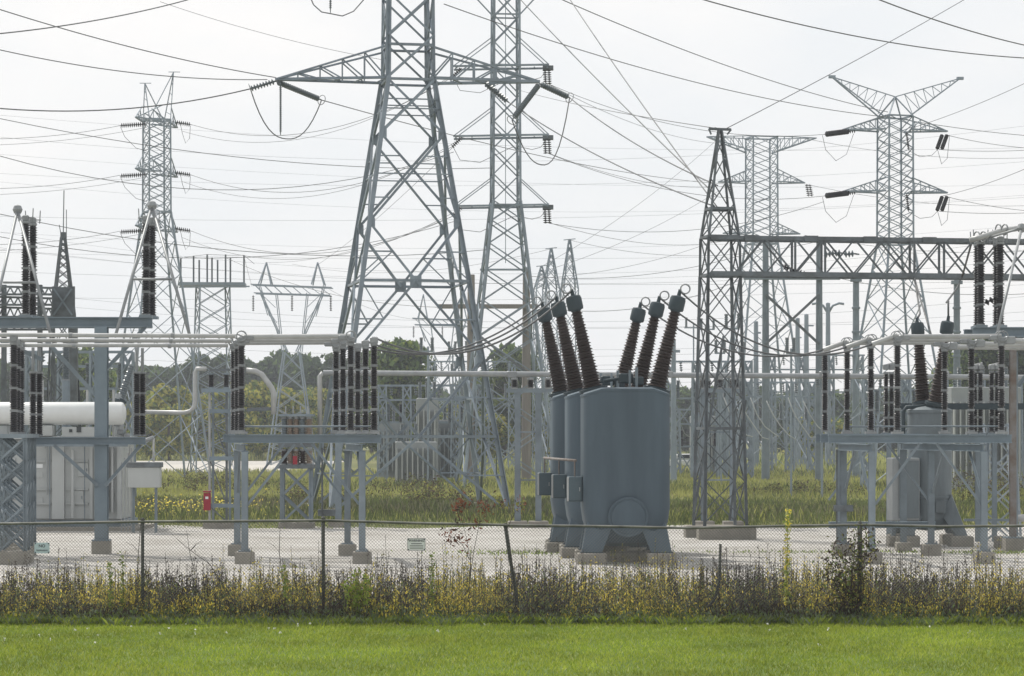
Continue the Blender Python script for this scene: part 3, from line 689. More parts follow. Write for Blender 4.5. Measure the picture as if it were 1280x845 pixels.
# lattice base and bus works right of the faded breaker
tr2 = thing('lattice_support', (X(1248, 92), 92, 0), 'leaning lattice support with pale pipes beside the rust-streaked column', 'lattice support')
lattice_post(tr2, Vector((X(1248, 92), 92, 0)), 1.3, .9, -.02, 4.2, 4, .09, .06, 'galv_light')
tube('bus_pipe', [W(1262, 648, 90), W(1290, 647, 90)], .13, 'alu', tr2); bar('beam', W(1205, 650, 90), W(1262, 650, 90), .09, 'galv', tr2)
footing(tr2, Vector((X(1262, 86), 86, 0)), .9, .4); bar('leg', (X(1268, 86), 86, .4), W(1268, 440, 86), .2, 'galv', tr2, kind='I')

# ------------------------------------------------------------------ gantry: peaked lattice column and long girder
DG = 94.0
gt = thing('gantry', (X(903, DG), DG, 0), 'dark weathered gantry with peaked lattice column and long horizontal lattice girder', 'gantry')
gc = Vector((X(900, DG), DG, 0)); g0 = .19
def gcor(i, z):
    zs = [(.45, 1.55), (Zh(345, DG), 1.18), (Zh(297, DG), 1.15), (Zh(163, DG), .10)]
    for (za, sa), (zb_, sb) in zip(zs, zs[1:]):
        if z <= zb_ + 1e-6: s = sa + (sb - sa) * (z - za) / (zb_ - za); break
    a = g0 + math.pi / 4 + i * math.pi / 2
    return Vector((gc.x + s * .7071 * math.cos(a), gc.y + s * .7071 * math.sin(a), z))
zl = [.45, Zh(345, DG), Zh(297, DG), Zh(163, DG)]
for i in range(4):
    for a, b in zip(zl, zl[1:]): bar('leg', gcor(i, a), gcor(i, b), .115 if a < 9 else .095, 'weathered', gt, kind='L', roll=i * math.pi / 2)
ys = [652, 602, 552, 500, 448, 397, 345, 297, 256, 222, 194, 174]
for k, (a, b) in enumerate(zip(ys, ys[1:])):
    za, zb_ = Zh(a, DG), Zh(b, DG)
    for i in range(4):
        j = (i + 1) % 4
        bar('brace', gcor(i, za), gcor(j, zb_), .044, 'weathered', gt, kind='L')
        if k < 8: bar('brace', gcor(j, za), gcor(i, zb_), .044, 'weathered', gt, kind='L')
for a in (345, 297, 536, 262):
    for i in range(4): bar('strut', gcor(i, Zh(a, DG)), gcor((i + 1) % 4, Zh(a, DG)), .1, 'weathered', gt, kind='L')
box('footing', (gc.x + .15, gc.y - .95, .2), (2.1, .9, .5), 'concrete', gt, .03, .03)
box('footing', (gc.x - .3, gc.y + .8, .2), (1.9, .9, .5), 'concrete', gt, .03, .03)
bar('rod', W(897, 161, DG), W(893, 160, DG), .06, 'weathered', gt); bar('peak_bar', W(886, 161, DG), W(914, 162, DG), .09, 'weathered', gt)
bar('peak_horn', W(886, 161, DG), W(889, 168, DG), .06, 'weathered', gt); bar('peak_horn', W(914, 162, DG), W(909, 168, DG), .06, 'weathered', gt)
bar('strut', W(868, 640, DG), W(905, 420, DG), .09, 'weathered', gt, kind='L'); bar('strut', W(912, 650, DG - .6), W(932, 500, DG - .4), .09, 'weathered', gt, kind='L')
zt_, zb_ = Zh(299, DG), Zh(344, DG)
GE = 14.4
def gp(u, s, z): return Vector((gc.x + .5 + u, gc.y + u * .10 + s * .55, z - u * .004))
for s in (-1, 1):
    bar('chord', gp(-.9, s, zt_), gp(GE, s, zt_), .14, 'weathered', gt, kind='L', h=.14)
    bar('chord', gp(-.9, s, zb_), gp(GE, s, zb_), .17, 'weathered', gt, kind='L', h=.17)
    n = 13; w = GE / n
    for k in range(n):
        a, b = w * k, w * (k + 1)
        if k % 2 == 0: bar('brace', gp(a, s, zb_), gp(b, s, zt_), .058, 'weathered', gt, kind='L')
        else: bar('brace', gp(a, s, zt_), gp(b, s, zb_), .058, 'weathered', gt, kind='L')
        if s < 0: bar('brace', gp(a, s, zt_ if k % 2 == 0 else zb_), gp(b, s, zb_ if k % 2 == 0 else zt_), .06, 'weathered', gt, kind='L')
    for k in range(0, n + 1):
        if k % 4 in (2, 3): bar('post', gp(w * k, s, zb_), gp(w * k, s, zt_), .08, 'weathered', gt, kind='L')
for k in range(14):
    for z in (zt_, zb_):
        bar('lacing', gp(w * k, -1 if k % 2 else 1, z), gp(min(w * (k + 1), GE), 1 if k % 2 else -1, z), .06, 'weathered', gt, kind='L')
for k in range(6): box('splice_plate', tuple(gp(2.2 * k + .6, -1, zt_ + .01) + Vector((0, -.03, 0))), (.5, .26, .2), 'weathered', gt, .1)

# ------------------------------------------------------------------ lattice transmission towers
def sq(c, s, th, z):
    return [Vector((c[0] + s * .7071 * math.cos(th + math.pi / 4 + i * math.pi / 2), c[1] + s * .7071 * math.sin(th + math.pi / 4 + i * math.pi / 2), z)) for i in range(4)]
def interp(prof, z):
    for (a, sa), (b, sb) in zip(prof, prof[1:]):
        if z <= b + 1e-6: return sa + (sb - sa) * (z - a) / (b - a)
    return prof[-1][1]
def tower_body(t, c, prof, th, cuts, leg, br, m, redundants=False, kind='L', two=True):
    zs = [p[0] for p in prof]
    for a, b in zip(zs, zs[1:]):
        A, B = sq(c, interp(prof, a), th, a), sq(c, interp(prof, b), th, b)
        for i in range(4): bar('leg', A[i], B[i], leg, m, t, kind=kind, roll=i * math.pi / 2)
    for k, (a, b) in enumerate(zip(cuts, cuts[1:])):
        A, B = sq(c, interp(prof, a), th, a), sq(c, interp(prof, b), th, b)
        for i in range(4):
            j = (i + 1) % 4
            bar('brace', A[i], B[j], br, m, t, kind=kind)
            if two: bar('brace', A[j], B[i], br, m, t, kind=kind)
def struts(t, c, prof, th, zs, w, m, kind='L'):
    for z in zs:
        q = sq(c, interp(prof, z), th, z)
        for i in range(4): bar('strut', q[i], q[(i + 1) % 4], w, m, t, kind=kind)
def crossarm(t, c, th, z, s, L, h, w, m, sides=(-1, 1), n=4, drop=0.0, kind='L', two_top=True):
    e = Vector((math.cos(th), math.sin(th), 0)); f = Vector((-math.sin(th), math.cos(th), 0)); o = Vector((c[0], c[1], z))
    tips = {}
    for sd in sides:
        tip = o + e * (sd * L) + Vector((0, 0, drop)); tips[sd] = tip
        for q in (-1, 1):
            b0 = o + e * (sd * s / 2) + f * (q * s / 2); t0 = b0 + Vector((0, 0, h))
            bar('arm_chord', b0, tip + f * (q * .06), w, m, t, kind=kind)
            if h and (two_top or q < 0): bar('arm_tie', t0, tip + f * (q * .05), w * .7, m, t, kind=kind)
            for k in range(1, n):
                pb = b0.lerp(tip, k / n); pt = t0.lerp(tip, k / n)
                if h:
                    bar('arm_post', pb, pt, w * .5, m, t, kind=kind)
                    pn = b0.lerp(tip, (k - 1) / n); bar('arm_brace', pn, pt, w * .5, m, t, kind=kind)
        for k in range(n):
            l0 = (o + e * (sd * s / 2) - f * (s / 2)).lerp(tip, k / n); l1 = (o + e * (sd * s / 2) + f * (s / 2)).lerp(tip, (k + .5) / n)
            bar('arm_lacing', l0, l1, w * .5, m, t, kind=kind)
    return tips
def rng_cuts(a, b, n, ratio=1.0):
    ws = [ratio ** i for i in range(n)]; tot = sum(ws); z = a; out = [a]
    for w_ in ws: z += (b - a) * w_ / tot; out.append(z)
    return out

# the big tower in the middle of the picture
D1 = 125.0; c1 = (X(507, D1), D1); th1 = R(10.5)
T1 = thing('transmission_tower', (c1[0], c1[1], 0), 'big blue-grey lattice transmission tower with spread legs and long dead-end crossarms', 'transmission tower')
z1 = lambda py: Zh(py, D1)
c1 = (X(510, D1), D1)
prof1 = [(-.1, 8.6), (z1(100), 2.25), (z1(-340), 1.9)]
for (a, b, w) in ((z1(640), z1(100), .215), (z1(100), z1(-340), .19)):
    A, B = sq(c1, interp(prof1, max(a, -.1)), th1, max(a, -.1)), sq(c1, interp(prof1, b), th1, b)
    for i in range(4): bar('leg', A[i], B[i], w, 'galv_tower', T1, kind='L', roll=i * math.pi / 2 + math.pi / 4)
def face(z): return sq(c1, interp(prof1, z), th1, z)
def xpanel(a, b, w):
    A, B = face(a), face(b)
    for i in range(4):
        j = (i + 1) % 4; bar('brace', A[i], B[j], w, 'galv_tower', T1, kind='L'); bar('brace', A[j], B[i], w, 'galv_tower', T1, kind='L')
def kpanel(zleg, zmid, w):
    A, B = face(zleg), face(zmid)
    for i in range(4):
        j = (i + 1) % 4; mid = (B[i] + B[j]) / 2
        bar('brace', A[i], mid, w, 'galv_tower', T1, kind='L'); bar('brace', A[j], mid, w, 'galv_tower', T1, kind='L')
        # redundant members
        hz = (zleg + zmid) / 2; H_ = face(hz)
        for e_, f_ in ((i, j), (j, i)):
            mm = (A[e_] + mid) / 2; bar('redundant', H_[e_], mm, .07, 'galv_tower', T1, kind='L'); bar('redundant', B[e_], mm, .06, 'galv_tower', T1, kind='L')
xpanel(z1(172), z1(103), .115); xpanel(z1(283), z1(172), .12)
kpanel(z1(283), z1(355), .12); kpanel(z1(450), z1(355), .12); kpanel(z1(450), z1(546), .125); kpanel(z1(640), z1(546), .125)
for py in (355, 546): 
    q = face(z1(py))
    for i in range(4):
        bar('strut', q[i], q[(i + 1) % 4], .13, 'galv_tower', T1, kind='L')
        md = (q[i] + q[(i + 1) % 4]) / 2; n_ = (q[i] - q[(i + 1) % 4]).normalized()
        if py == 355: box('gusset_plate', tuple(md), (.55, .06, .5), 'galv_tower', T1, math.atan2(n_.y, n_.x))
for py in (222, 140, 128):
    q = face(z1(py))
    for i in range(4): bar('redundant', q[i], q[(i + 1) % 4], .06, 'galv_tower', T1, kind='L')
for py in (222,):
    A = face(z1(283)); B = face(z1(172)); H_ = face(z1(252)); G_ = face(z1(200))
    for i in range(4):
        j = (i + 1) % 4
        for e_, f_ in ((i, j), (j, i)):
            bar('redundant', H_[e_], A[e_].lerp(B[f_], .28), .06, 'galv_tower', T1, kind='L'); bar('redundant', G_[e_], B[e_].lerp(A[f_], .25), .06, 'galv_tower', T1, kind='L')
cz = [z1(100 - 52 * k) for k in range(9)]
for a, b in zip(cz, cz[1:]): xpanel(a, b, .105)
struts(T1, c1, prof1, th1, [z1(103), z1(60), z1(-55), z1(-210)], .12, 'galv_tower')
for py in (172, 283, 450):
    q = face(z1(py))
    for i in range(4):
        for dx in (-1, 1):
            n_ = (q[(i + dx) % 4] - q[i]).normalized(); g = q[i] + n_ * .14
            box('gusset_plate', (g.x, g.y, g.z), (.3, .04, .42), 'galv_tower', T1, math.atan2(n_.y, n_.x))
for i in range(4):
    q = face(-.1)[i]; place('footing', lathe_mesh('tower_footing', [(.45, -.1), (.45, .3), (.4, .34), (0, .345)], 'concrete', 14), (q.x, q.y, 0), (0, 0, 1), T1)
    bar('step_bolt_rail', face(.5)[i], face(z1(100))[i] + Vector((.05, -.05, 0)), .03, 'galv_tower', T1)
arm_tips = {}
for nm, py in (('low', 101), ('mid', -55), ('top', -210)):
    tips = crossarm(T1, c1, R(4), z1(py), 2.1, 6.45, 1.55, .14, 'galv_tower', n=5); arm_tips[nm] = tips
def dead_end(t, p, outL, outR, jump, r=.14, post=True, seg=1.6, m='porcelain_grey'):
    # two strain strings that leave an arm tip in the line's two directions, and the jumper loop below
    ends = []
    for dirv in (outL, outR):
        e = p + Vector(dirv)
        for q in (-.12, .12): string(t, p + Vector((0, q, -.08)), e + Vector((0, q, 0)), r, m)
        ring('corona_ring', e, .25, .02, 'alu_dull', t, Vector(dirv))
        ends.append(e)
    lo = p + Vector((0, 0, -jump))
    pts = []
    for i in range(17):
        u = i / 16; b = ends[0].lerp(ends[1], u); pts.append(b - Vector((0, 0, (b.z - lo.z) * (1 - abs(2 * u - 1) ** 2.4))))
    tube('jumper', pts, .028, 'wire', t, 6)
    if post: string(t, p + Vector((.25, 0, -.1)), p + Vector((.25, 0, -jump + .05)), .075, m, .1, 'jumper_post')
    return ends
pL = arm_tips['low'][-1]; pR = arm_tips['low'][1]
eL = dead_end(T1, pL, W(313, 111, D1 - .5) - pL, W(402, 125, D1 + 2.0) - pL, 2.75)
eR = dead_end(T1, pR, W(712, 122, D1 + 2.0) - pR, W(640, 150, D1 - 2.0) - pR, 4.1, post=False)
pR2 = pR.lerp(Vector((c1[0], c1[1], pR.z)), .42)
for q in (-.12, .12): string(T1, pR2 + Vector((0, q, -.05)), W(636, 128, D1 + 1.2) + Vector((0, q, 0)), .14, 'porcelain_grey')
pM = arm_tips['mid'][-1]
pM2 = pM.lerp(Vector((c1[0], c1[1], pM.z)), .45)
jp = W(413, 16, D1); string(T1, Vector((jp.x, jp.y, pM.z)), jp, .075, 'porcelain_grey', .1, 'jumper_post')
tube('jumper', [W(384, -12, D1), W(392, 6, D1), W(402, 15, D1), W(413, 17, D1), W(428, 20, D1), W(442, 14, D1), W(456, -2, D1)], .028, 'wire', T1, 6)

# second tower behind it
D2 = 180.0; c2 = (X(632, D2), D2); z2 = lambda py: Zh(py, D2); th2 = R(6)
T2 = thing('transmission_tower', (c2[0], c2[1], 0), 'slim lattice tower with three thin crossarms standing just behind the big tower', 'transmission tower')
prof2 = [(-.1, 6.5), (z2(252), 1.9), (z2(-110), 1.7)]
tower_body(T2, c2, prof2, th2, rng_cuts(.2, z2(252), 8, .86) + [], .17, .085, 'galv_tower', kind='B')
tower_body(T2, c2, [(z2(252), 1.9), (z2(-110), 1.7)], th2, rng_cuts(z2(252), z2(-110), 11), .15, .08, 'galv_tower', kind='B')
struts(T2, c2, prof2, th2, [z2(20), z2(83), z2(170), z2(257)], .1, 'galv_tower', 'B')
bar('ladder_rail', Vector((c2[0], c2[1] - 1, z2(330))), Vector((c2[0], c2[1] - .95, z2(-60))), .05, 'galv_tower', T2)
for py in (83, 170, 257):
    for q in (-.9, .9):
        a = W(567, py + 2, D2) + Vector((0, q, 0)); b = W(686, py, D2) + Vector((0, q, 0))
        bar('arm_chord', a, b, .13, 'galv_tower', T2)
        for tip, s in ((a, -1), (b, 1)):
            bar('arm_stay', tip, Vector((c2[0] + s * .95, c2[1] + q, z2(py - 34))), .06, 'galv_tower', T2)
    for px in (570, 590, 668, 684): bar('arm_lacing', W(px, py + 1, D2 - .9), W(px, py + 1, D2 + .9), .09, 'galv_tower', T2)
    box('arm_end', tuple(W(685, py + 2, D2)), (.75, .5, .3), 'weathered', T2)
    for px in (681, 686): string(T2, W(px, py + 3, D2), W(px + 1, py + 22, D2), .17, 'porcelain', .15)
    string(T2, W(577, py + 2, D2), W(566, py + 13, D2), .17, 'porcelain', .15)
    tube('jumper', [W(566, py + 13, D2), W(575, py + 30, D2), W(600, py + 33, D2), W(640, py - 6 + 20, D2 + 1), W(652, py + 14, D2 + 1.2), W(665, py + 17, D2), W(676, py + 14, D2), W(682, py + 6, D2)], .022, 'wire', T2, 5)
for s in (-1, 1): bar('arm_tie', Vector((c2[0] + s * .9, c2[1], z2(20))), Vector((c2[0] + s * 3.1, c2[1], z2(-22))), .09, 'galv_tower', T2)

def straight_tower(name_label, px, d, base_s, waist_py, top_py, w_s, th, leg, br, m, npan=14, ncut=6):
    c = (X(px, d), d); t = thing('transmission_tower', (c[0], c[1], 0), name_label, 'transmission tower')
    zf = lambda py: Zh(py, d)
    pr = [(-.1, base_s), (zf(waist_py), w_s), (zf(top_py), w_s * .97)]
    tower_body(t, c, pr[:2], th, rng_cuts(.2, zf(waist_py), ncut, .85), leg, br, m, kind='B')
    tower_body(t, c, pr[1:], th, rng_cuts(zf(waist_py), zf(top_py), npan), leg * .9, br * .9, m, kind='B')
    struts(t, c, pr, th, [zf(top_py), zf(waist_py)], leg * .8, m, 'B')
    return t, c, zf
# tower at the far side with two horns
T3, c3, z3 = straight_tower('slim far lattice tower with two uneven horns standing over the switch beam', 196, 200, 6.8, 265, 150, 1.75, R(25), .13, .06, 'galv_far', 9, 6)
for (px, py) in ((181, 104), (217, 90)):
    tip = W(px, py, 200)
    for i, q in enumerate(sq(c3, 1.7, R(25), z3(150))):
        if (q.x - c3[0]) * (px - 196) > -.9 * 16: bar('horn', q, tip, .06, 'galv_far', T3)
    for k in range(1, 5):
        q = sq(c3, 1.7, R(25), z3(150)); i0, i1 = (1, 2) if px < 196 else (0, 3)
        bar('horn_lacing', q[i0].lerp(tip, k / 5), q[i1].lerp(tip, (k - .5) / 5), .04, 'galv_far', T3)
    bar('horn_bar', tip + Vector((-.4, 0, 0)), tip + Vector((.5, 0, 0)), .05, 'galv_far', T3)
arm3 = []
for py in (153, 216, 286):
    crossarm(T3, c3, R(72), z3(py), 1.7, 3.6, 1.2, .1, 'galv_far', n=3, kind='B')
    a = W(184, py + 2, 197); b = W(214, py - 1, 203)
    for (p, q_) in ((a, W(150, py + 4, 197)), (b, W(240, py + 3, 203))):
        string(T3, p, q_, .2, 'porcelain', .16)
    tube('jumper', [W(150, py + 4, 197), W(156, py + 18, 197), W(170, py + 32, 197), W(184, py + 36, 197)], .02, 'wire', T3, 5)
    tube('jumper', [W(238, py + 4, 203), W(237, py + 20, 203), W(232, py + 26, 203), W(228, py + 14, 203), W(225, py, 203)], .02, 'wire', T3, 5)
    arm3.append((W(150, py + 4, 197), W(240, py + 3, 203)))
# tower on the other side with wide earth-wire horns
D4 = 190.0
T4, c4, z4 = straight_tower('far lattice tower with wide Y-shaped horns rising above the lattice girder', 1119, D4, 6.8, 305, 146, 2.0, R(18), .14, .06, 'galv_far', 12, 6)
ap = W(1119, 121, D4)
for q in sq(c4, 1.95, R(18), z4(146)): bar('peak_leg', q, ap, .09, 'galv_far', T4)
for s, px, py in ((-1, 1040, 96), (1, 1200, 98)):
    tip = W(px, py, D4); root = W(1119 + s * 17, 146, D4)
    for q in (-.8, .8):
        bar('horn_chord', root + Vector((0, q, 0)), tip + Vector((0, q * .1, 0)), .09, 'galv_far', T4)
    bar('horn_chord', ap, tip, .07, 'galv_far', T4)
    for k in range(1, 7):
        bar('horn_lacing', ap.lerp(tip, k / 7), root.lerp(tip, (k - .5) / 7), .045, 'galv_far', T4); bar('horn_lacing', ap.lerp(tip, k / 7), root.lerp(tip, (k + .4) / 7), .045, 'galv_far', T4)
    box('horn_end', tuple(tip), (.5, .3, .2), 'galv_far', T4)
arm4 = []
for py in (163, 240):
    crossarm(T4, c4, R(8), z4(py), 1.95, 4.0, 1.0, .11, 'galv_far', n=4, kind='B')
    a, b = W(1062, py + 1, D4 - .5), W(1184, py + 4, D4 + .5)
    string(T4, a, W(1030, py + 5, D4 - 2), .22, 'porcelain', .16); string(T4, W(1070, py, D4), W(1058, py + 1, D4), .2, 'porcelain', .16)
    for q in (0, 6): string(T4, W(1178 + q, py + 5, D4), W(1171 + q, py + 24, D4 - 1), .16, 'porcelain', .15)
    tube('jumper', [W(1028, py + 6, D4 - 2), W(1032, py + 24, D4 - 2), W(1045, py + 38, D4 - 1), W(1058, py + 30, D4), W(1067, py + 4, D4)], .02, 'wire', T4, 5)
    tube('jumper', [W(1136, py + 25, D4), W(1150, py + 33, D4), W(1165, py + 31, D4), W(1172, py + 24, D4 - 1), W(1177, py + 42, D4 - 1), W(1184, py + 35, D4), W(1187, py + 6, D4)], .02, 'wire', T4, 5)
    arm4.append((W(1030, py + 5, D4 - 2), W(1174, py + 24, D4 - 1)))
    string(T4, W(1133, py + 2, D4 - 1), W(1136, py + 25, D4 - 1), .12, 'porcelain', .15)
# hazier tower between
D5 = 262.0
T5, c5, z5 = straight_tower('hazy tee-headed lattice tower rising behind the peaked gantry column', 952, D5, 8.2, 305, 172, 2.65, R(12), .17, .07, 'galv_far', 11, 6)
crossarm(T5, c5, R(6), z5(190), 2.6, 5.7, 1.5, .12, 'galv_far', n=5, drop=1.5, kind='B')
crossarm(T5, c5, R(6), z5(228), 2.6, 4.5, 1.3, .12, 'galv_far', n=4, kind='B')
crossarm(T5, c5, R(6), z5(292), 2.6, 4.0, 1.0, .12, 'galv_far', n=4, kind='B')
for px, py in ((1008, 230), (1012, 230), (912, 230)): string(T5, W(px, py, D5), W(px + 3, py + 16, D5), .2, 'porcelain', .2)
# platform tower with rods
D6 = 235.0; c6 = (X(266, D6), D6); z6 = lambda py: Zh(py, D6)
T6 = thing('platform_tower', (c6[0], c6[1], 0), 'square lattice tower topped by a flat platform with upright rods', 'lattice tower')
tower_body(T6, c6, [(-.1, 3.6), (z6(358), 2.7)], R(15), rng_cuts(.2, z6(358), 10), .13, .07, 'galv_far', kind='B')
box('platform', (c6[0], c6[1], z6(356)), (6.0, 3.4, .3), 'galv_far', T6, .06)
bar('platform_rail', W(224, 359, D6 - 1.6), W(312, 358, D6 - 1.6), .12, 'galv_far', T6)
for px, py in ((226, 323), (242, 320), (249, 325), (259, 318), (265, 322), (272, 325), (282, 318), (288, 322), (305, 319)):
    bar('rod', W(px, 354, D6 + ((px * 7) % 5 - 2) * .5), W(px, py, D6 + ((px * 7) % 5 - 2) * .5), .16, 'weathered', T6, kind='O')
tube('link_wire', [W(226, 323, D6), W(242, 320, D6), W(259, 318, D6), W(282, 319, D6), W(305, 319, D6), W(318, 330, D6)], .02, 'wire', T6, 4)
# delta towers
def delta(label, px, d, k, tilt=0):
    w = lambda dx, py, dy=0: W(px + dx * k, py, d) + Vector((0, dy, 0))
    return w
def delta_tower(label, px, d, k, top, bridge, waist, base_w, ins=True):
    t = thing('delta_tower', (X(px, d), d, 0), label, 'transmission tower', 'far delta-shaped towers')
    P = lambda dx, py, dy: W(px + dx * k, py, d) + Vector((0, dy, 0))
    D_ = d / 300 * 1.2 * k
    for s in (-1, 1):
        for dy in (-D_, D_):
            bar('peak_leg', P(s * 26, bridge, dy), P(s * 33, top, 0), .12, 'galv_far', t); bar('peak_leg', P(s * 42, bridge, dy), P(s * 33, top, 0), .12, 'galv_far', t)
            bar('frame_leg', P(s * 40, bridge + 11 * k, dy), P(s * 6, waist, dy), .13, 'galv_far', t); bar('frame_leg', P(s * 20, bridge + 11 * k, dy), P(s * 12, waist, dy), .1, 'galv_far', t)
            bar('frame_leg', P(s * 42, bridge, dy), P(s * 30, bridge + 40 * k, dy), .1, 'galv_far', t)
            bar('body_leg', P(s * 10, waist, dy), P(s * base_w, HOR + EYE * FOC / d, dy * 2.2), .13, 'galv_far', t)
    for dy in (-D_, D_):
        bar('bridge_chord', P(-52, bridge, dy), P(52, bridge + 4 * k, dy), .12, 'galv_far', t); bar('bridge_chord', P(-48, bridge + 11 * k, dy), P(50, bridge + 14 * k, dy), .12, 'galv_far', t)
        for i in range(-4, 4):
            bar('bridge_lacing', P(i * 12, bridge + (i + 4) * .5 * k, dy), P(i * 12 + 12, bridge + 12 * k, dy), .07, 'galv_far', t)
    yb = HOR + EYE * FOC / d; n = 6
    for i in range(n):
        ya, yc = waist + (yb - waist) * i / n, waist + (yb - waist) * (i + 1) / n
        xa, xc = 10 + (base_w - 10) * i / n, 10 + (base_w - 10) * (i + 1) / n
        for dy in (-D_ * (1 + 1.2 * i / n), D_ * (1 + 1.2 * i / n)):
            bar('brace', P(-xa, ya, dy), P(xc, yc, dy), .08, 'galv_far', t); bar('brace', P(xa, ya, dy), P(-xc, yc, dy), .08, 'galv_far', t)
    for s in (-1, 1):
        for i in range(3):
            bar('brace', P(s * (40 - 10 * i), bridge + (11 + 22 * i) * k, -D_), P(s * (20 - 2 * i), bridge + (30 + 20 * i) * k, -D_), .07, 'galv_far', t)
    if ins:
        for dx in (-50, 0, 50): string(t, P(dx, bridge + 13 * k, 0), P(dx, bridge + 34 * k, 0), .16, 'porcelain', .2)
    return t
delta_tower('far delta-shaped lattice tower with twin peaks beside the platform tower', 365, 300, .97, 328, 356, 440, 30)
delta_tower('farther hazy delta-shaped lattice tower seen between the big tower legs', 553, 380, .72, 368, 398, 455, 24)
# small peaked masts of a far gantry
for px, py, d, lb_ in ((712, 300, 215, 'tallest of three small peaked lattice masts above the breaker bushings'), (689, 311, 220, 'middle-height small peaked lattice mast above the breaker bushings'), (677, 333, 240, 'shortest small peaked lattice mast above the breaker bushings')):
    t = thing('lattice_mast', (X(px, d), d, 0), lb_, 'lattice mast', 'small masts of a far gantry')
    c = Vector((X(px, d), d, 0)); zt = Zh(py, d); zw = Zh(362, d)
    tower_body(t, (c.x, c.y), [(zw, 1.25), (zt, .12)], .2, rng_cuts(zw, zt, 5, .8), .08, .05, 'galv_far', kind='B')
    tower_body(t, (c.x, c.y), [(-.1, 1.5), (zw, 1.25)], .2, rng_cuts(0, zw, 9), .08, .05, 'galv_far', kind='B')
    bar('peak_bar', (c.x - .5, c.y, zt), (c.x + .5, c.y, zt + .1), .07, 'galv_far', t)
# antenna mast
D7 = 130.0; am = thing('antenna_mast', (X(79, D7), D7, 0), 'dark lattice antenna mast with thin whip antennas beyond the transformer', 'antenna mast')
c7 = (X(79, D7), D7); z7 = lambda py: Zh(py, D7)
tower_body(am, c7, [(-.1, 1.9), (z7(395), 1.05), (z7(296), .18)], .3, rng_cuts(z7(395), z7(296), 9, .88), .09, .045, 'weathered', kind='B')
tower_body(am, c7, [(-.1, 1.9), (z7(395), 1.05)], .3, rng_cuts(.1, z7(395), 6), .09, .05, 'weathered', kind='B')
bar('whip_antenna', (c7[0], c7[1], z7(298)), W(80, 238, D7), .05, 'weathered', am, kind='O'); bar('whip_antenna', W(83, 300, D7), W(83, 262, D7), .04, 'weathered', am, kind='O'); bar('whip_antenna', W(76, 292, D7), W(74, 281, D7), .04, 'weathered', am, kind='O')
box('antenna_hub', tuple(W(79, 294, D7)), (.25, .25, .3), 'weathered', am)
pw = thing('panel_screen', (X(78, 124), 124, 0), 'tall grey panelled screen in front of the antenna mast', 'screen wall')
box('panel', (X(78, 124), 124.2, Zh(378, 124) ), (1.05, .25, 1.5), 'weathered', pw); box('panel', (X(90, 124), 124.3, Zh(452, 124) - .6), (.42, .3, 5.0), 'weathered', pw)
bar('brace', W(67, 394, 123.9), W(90, 361, 123.9), .08, 'galv', pw, kind='L'); bar('brace', W(67, 361, 123.9), W(90, 394, 123.9), .08, 'galv', pw, kind='L')
for px in (67, 92): bar('post', (X(px, 124), 124.3, -.02), W(px, 358, 124.3), .12, 'weathered', pw)
# stacked lattice beams behind the upper switch beam
rk_ = thing('bus_rack', (X(20, 122), 122, 0), 'stacked dark lattice beams of a bus rack behind the tall insulators', 'bus rack')
for row, (ya, yb) in enumerate(((357, 368), (370, 381), (383, 396), (400, 412))):
    for dd in (0, 1.6):
        d = 122 + dd + row * .3
        bar('chord', W(-40, ya, d), W(66, ya + 3, d), .1, 'weathered', rk_); bar('chord', W(-40, yb, d), W(66, yb, d), .1, 'weathered', rk_)
        for i in range(11):
            x = -40 + i * 9.6
            bar('lacing', W(x, yb, d), W(x + 4.8, ya + 2, d), .06, 'weathered', rk_); bar('lacing', W(x + 4.8, ya + 2, d), W(x + 9.6, yb, d), .06, 'weathered', rk_)
for px in (-30, 5, 50): bar('post', (X(px, 123), 123, -.02), W(px, 356, 123), .22, 'weathered', rk_)

# H-frame poles
def hframe(pxs, tops, d, arms, label, mname, xb, wd=.55):
    t = thing('h_frame_pole', (X(pxs[0], d), d, 0), label, 'utility pole', 'two-pole H-frame structures')
    for px, tp in zip(pxs, tops):
        p = (X(px, d), d); place('pole', lathe_mesh(('pole', d, tp, mname), [(wd * .55, -.3), (wd * .38, Zh(tp, d) - .02), (0, Zh(tp, d))], mname, 12), (p[0], p[1], 0), (0, 0, 1), t)
    for py, a, b in arms: bar('crossarm', W(a, py, d - .45), W(b, py, d - .45), .42, mname, t, h=.34)
    for ya, yb in xb:
        bar('brace', W(pxs[0], ya, d - .35), W(pxs[1], yb, d - .35), .2, 'weathered', t); bar('brace', W(pxs[1], ya, d - .5), W(pxs[0], yb, d - .5), .2, 'weathered', t)
    return t
hframe((589, 658), (343, 335), 205, ((383, 547, 672),), 'brown-grey H-frame poles with level crossarm behind the big tower leg', 'wood_pole', ((412, 465),), .75)
bar('arm_strap', W(600, 337, 200), W(658, 337, 200), .15, 'galv_far', T2)
hframe((957, 1024), (298, 296), 205, ((347, 930, 1050),), 'grey H-frame poles with large cross brace below the girder', 'galv', ((368, 430),), .62)
for px, tp, d, lb_ in ((1070, 345, 215, 'thick grey pole under the middle of the lattice girder'), (1196, 348, 215, 'grey pole with band clamps under the far end of the lattice girder')):
    t = thing('steel_pole', (X(px, d), d, 0), lb_, 'utility pole', 'grey single poles beyond the girder')
    place('pole', lathe_mesh(('single_pole', tp), [(.34, -.3), (.26, Zh(tp, d) - .05), (.3, Zh(tp, d) - .04), (.3, Zh(tp, d))], 'galv', 12), (X(px, d), d, 0), (0, 0, 1), t)
    for k in range(3): place('band', lathe_mesh('pole_band', [(.3, -.1), (.36, -.08), (.36, .08), (.3, .1)], 'galv', 12), W(px, 385 + k * 30, d), (0, 0, 1), t)
    bar('bracket', W(px - 7, tp + 5, d - .3), W(px + 7, tp + 5, d - .3), .3, 'galv', t)
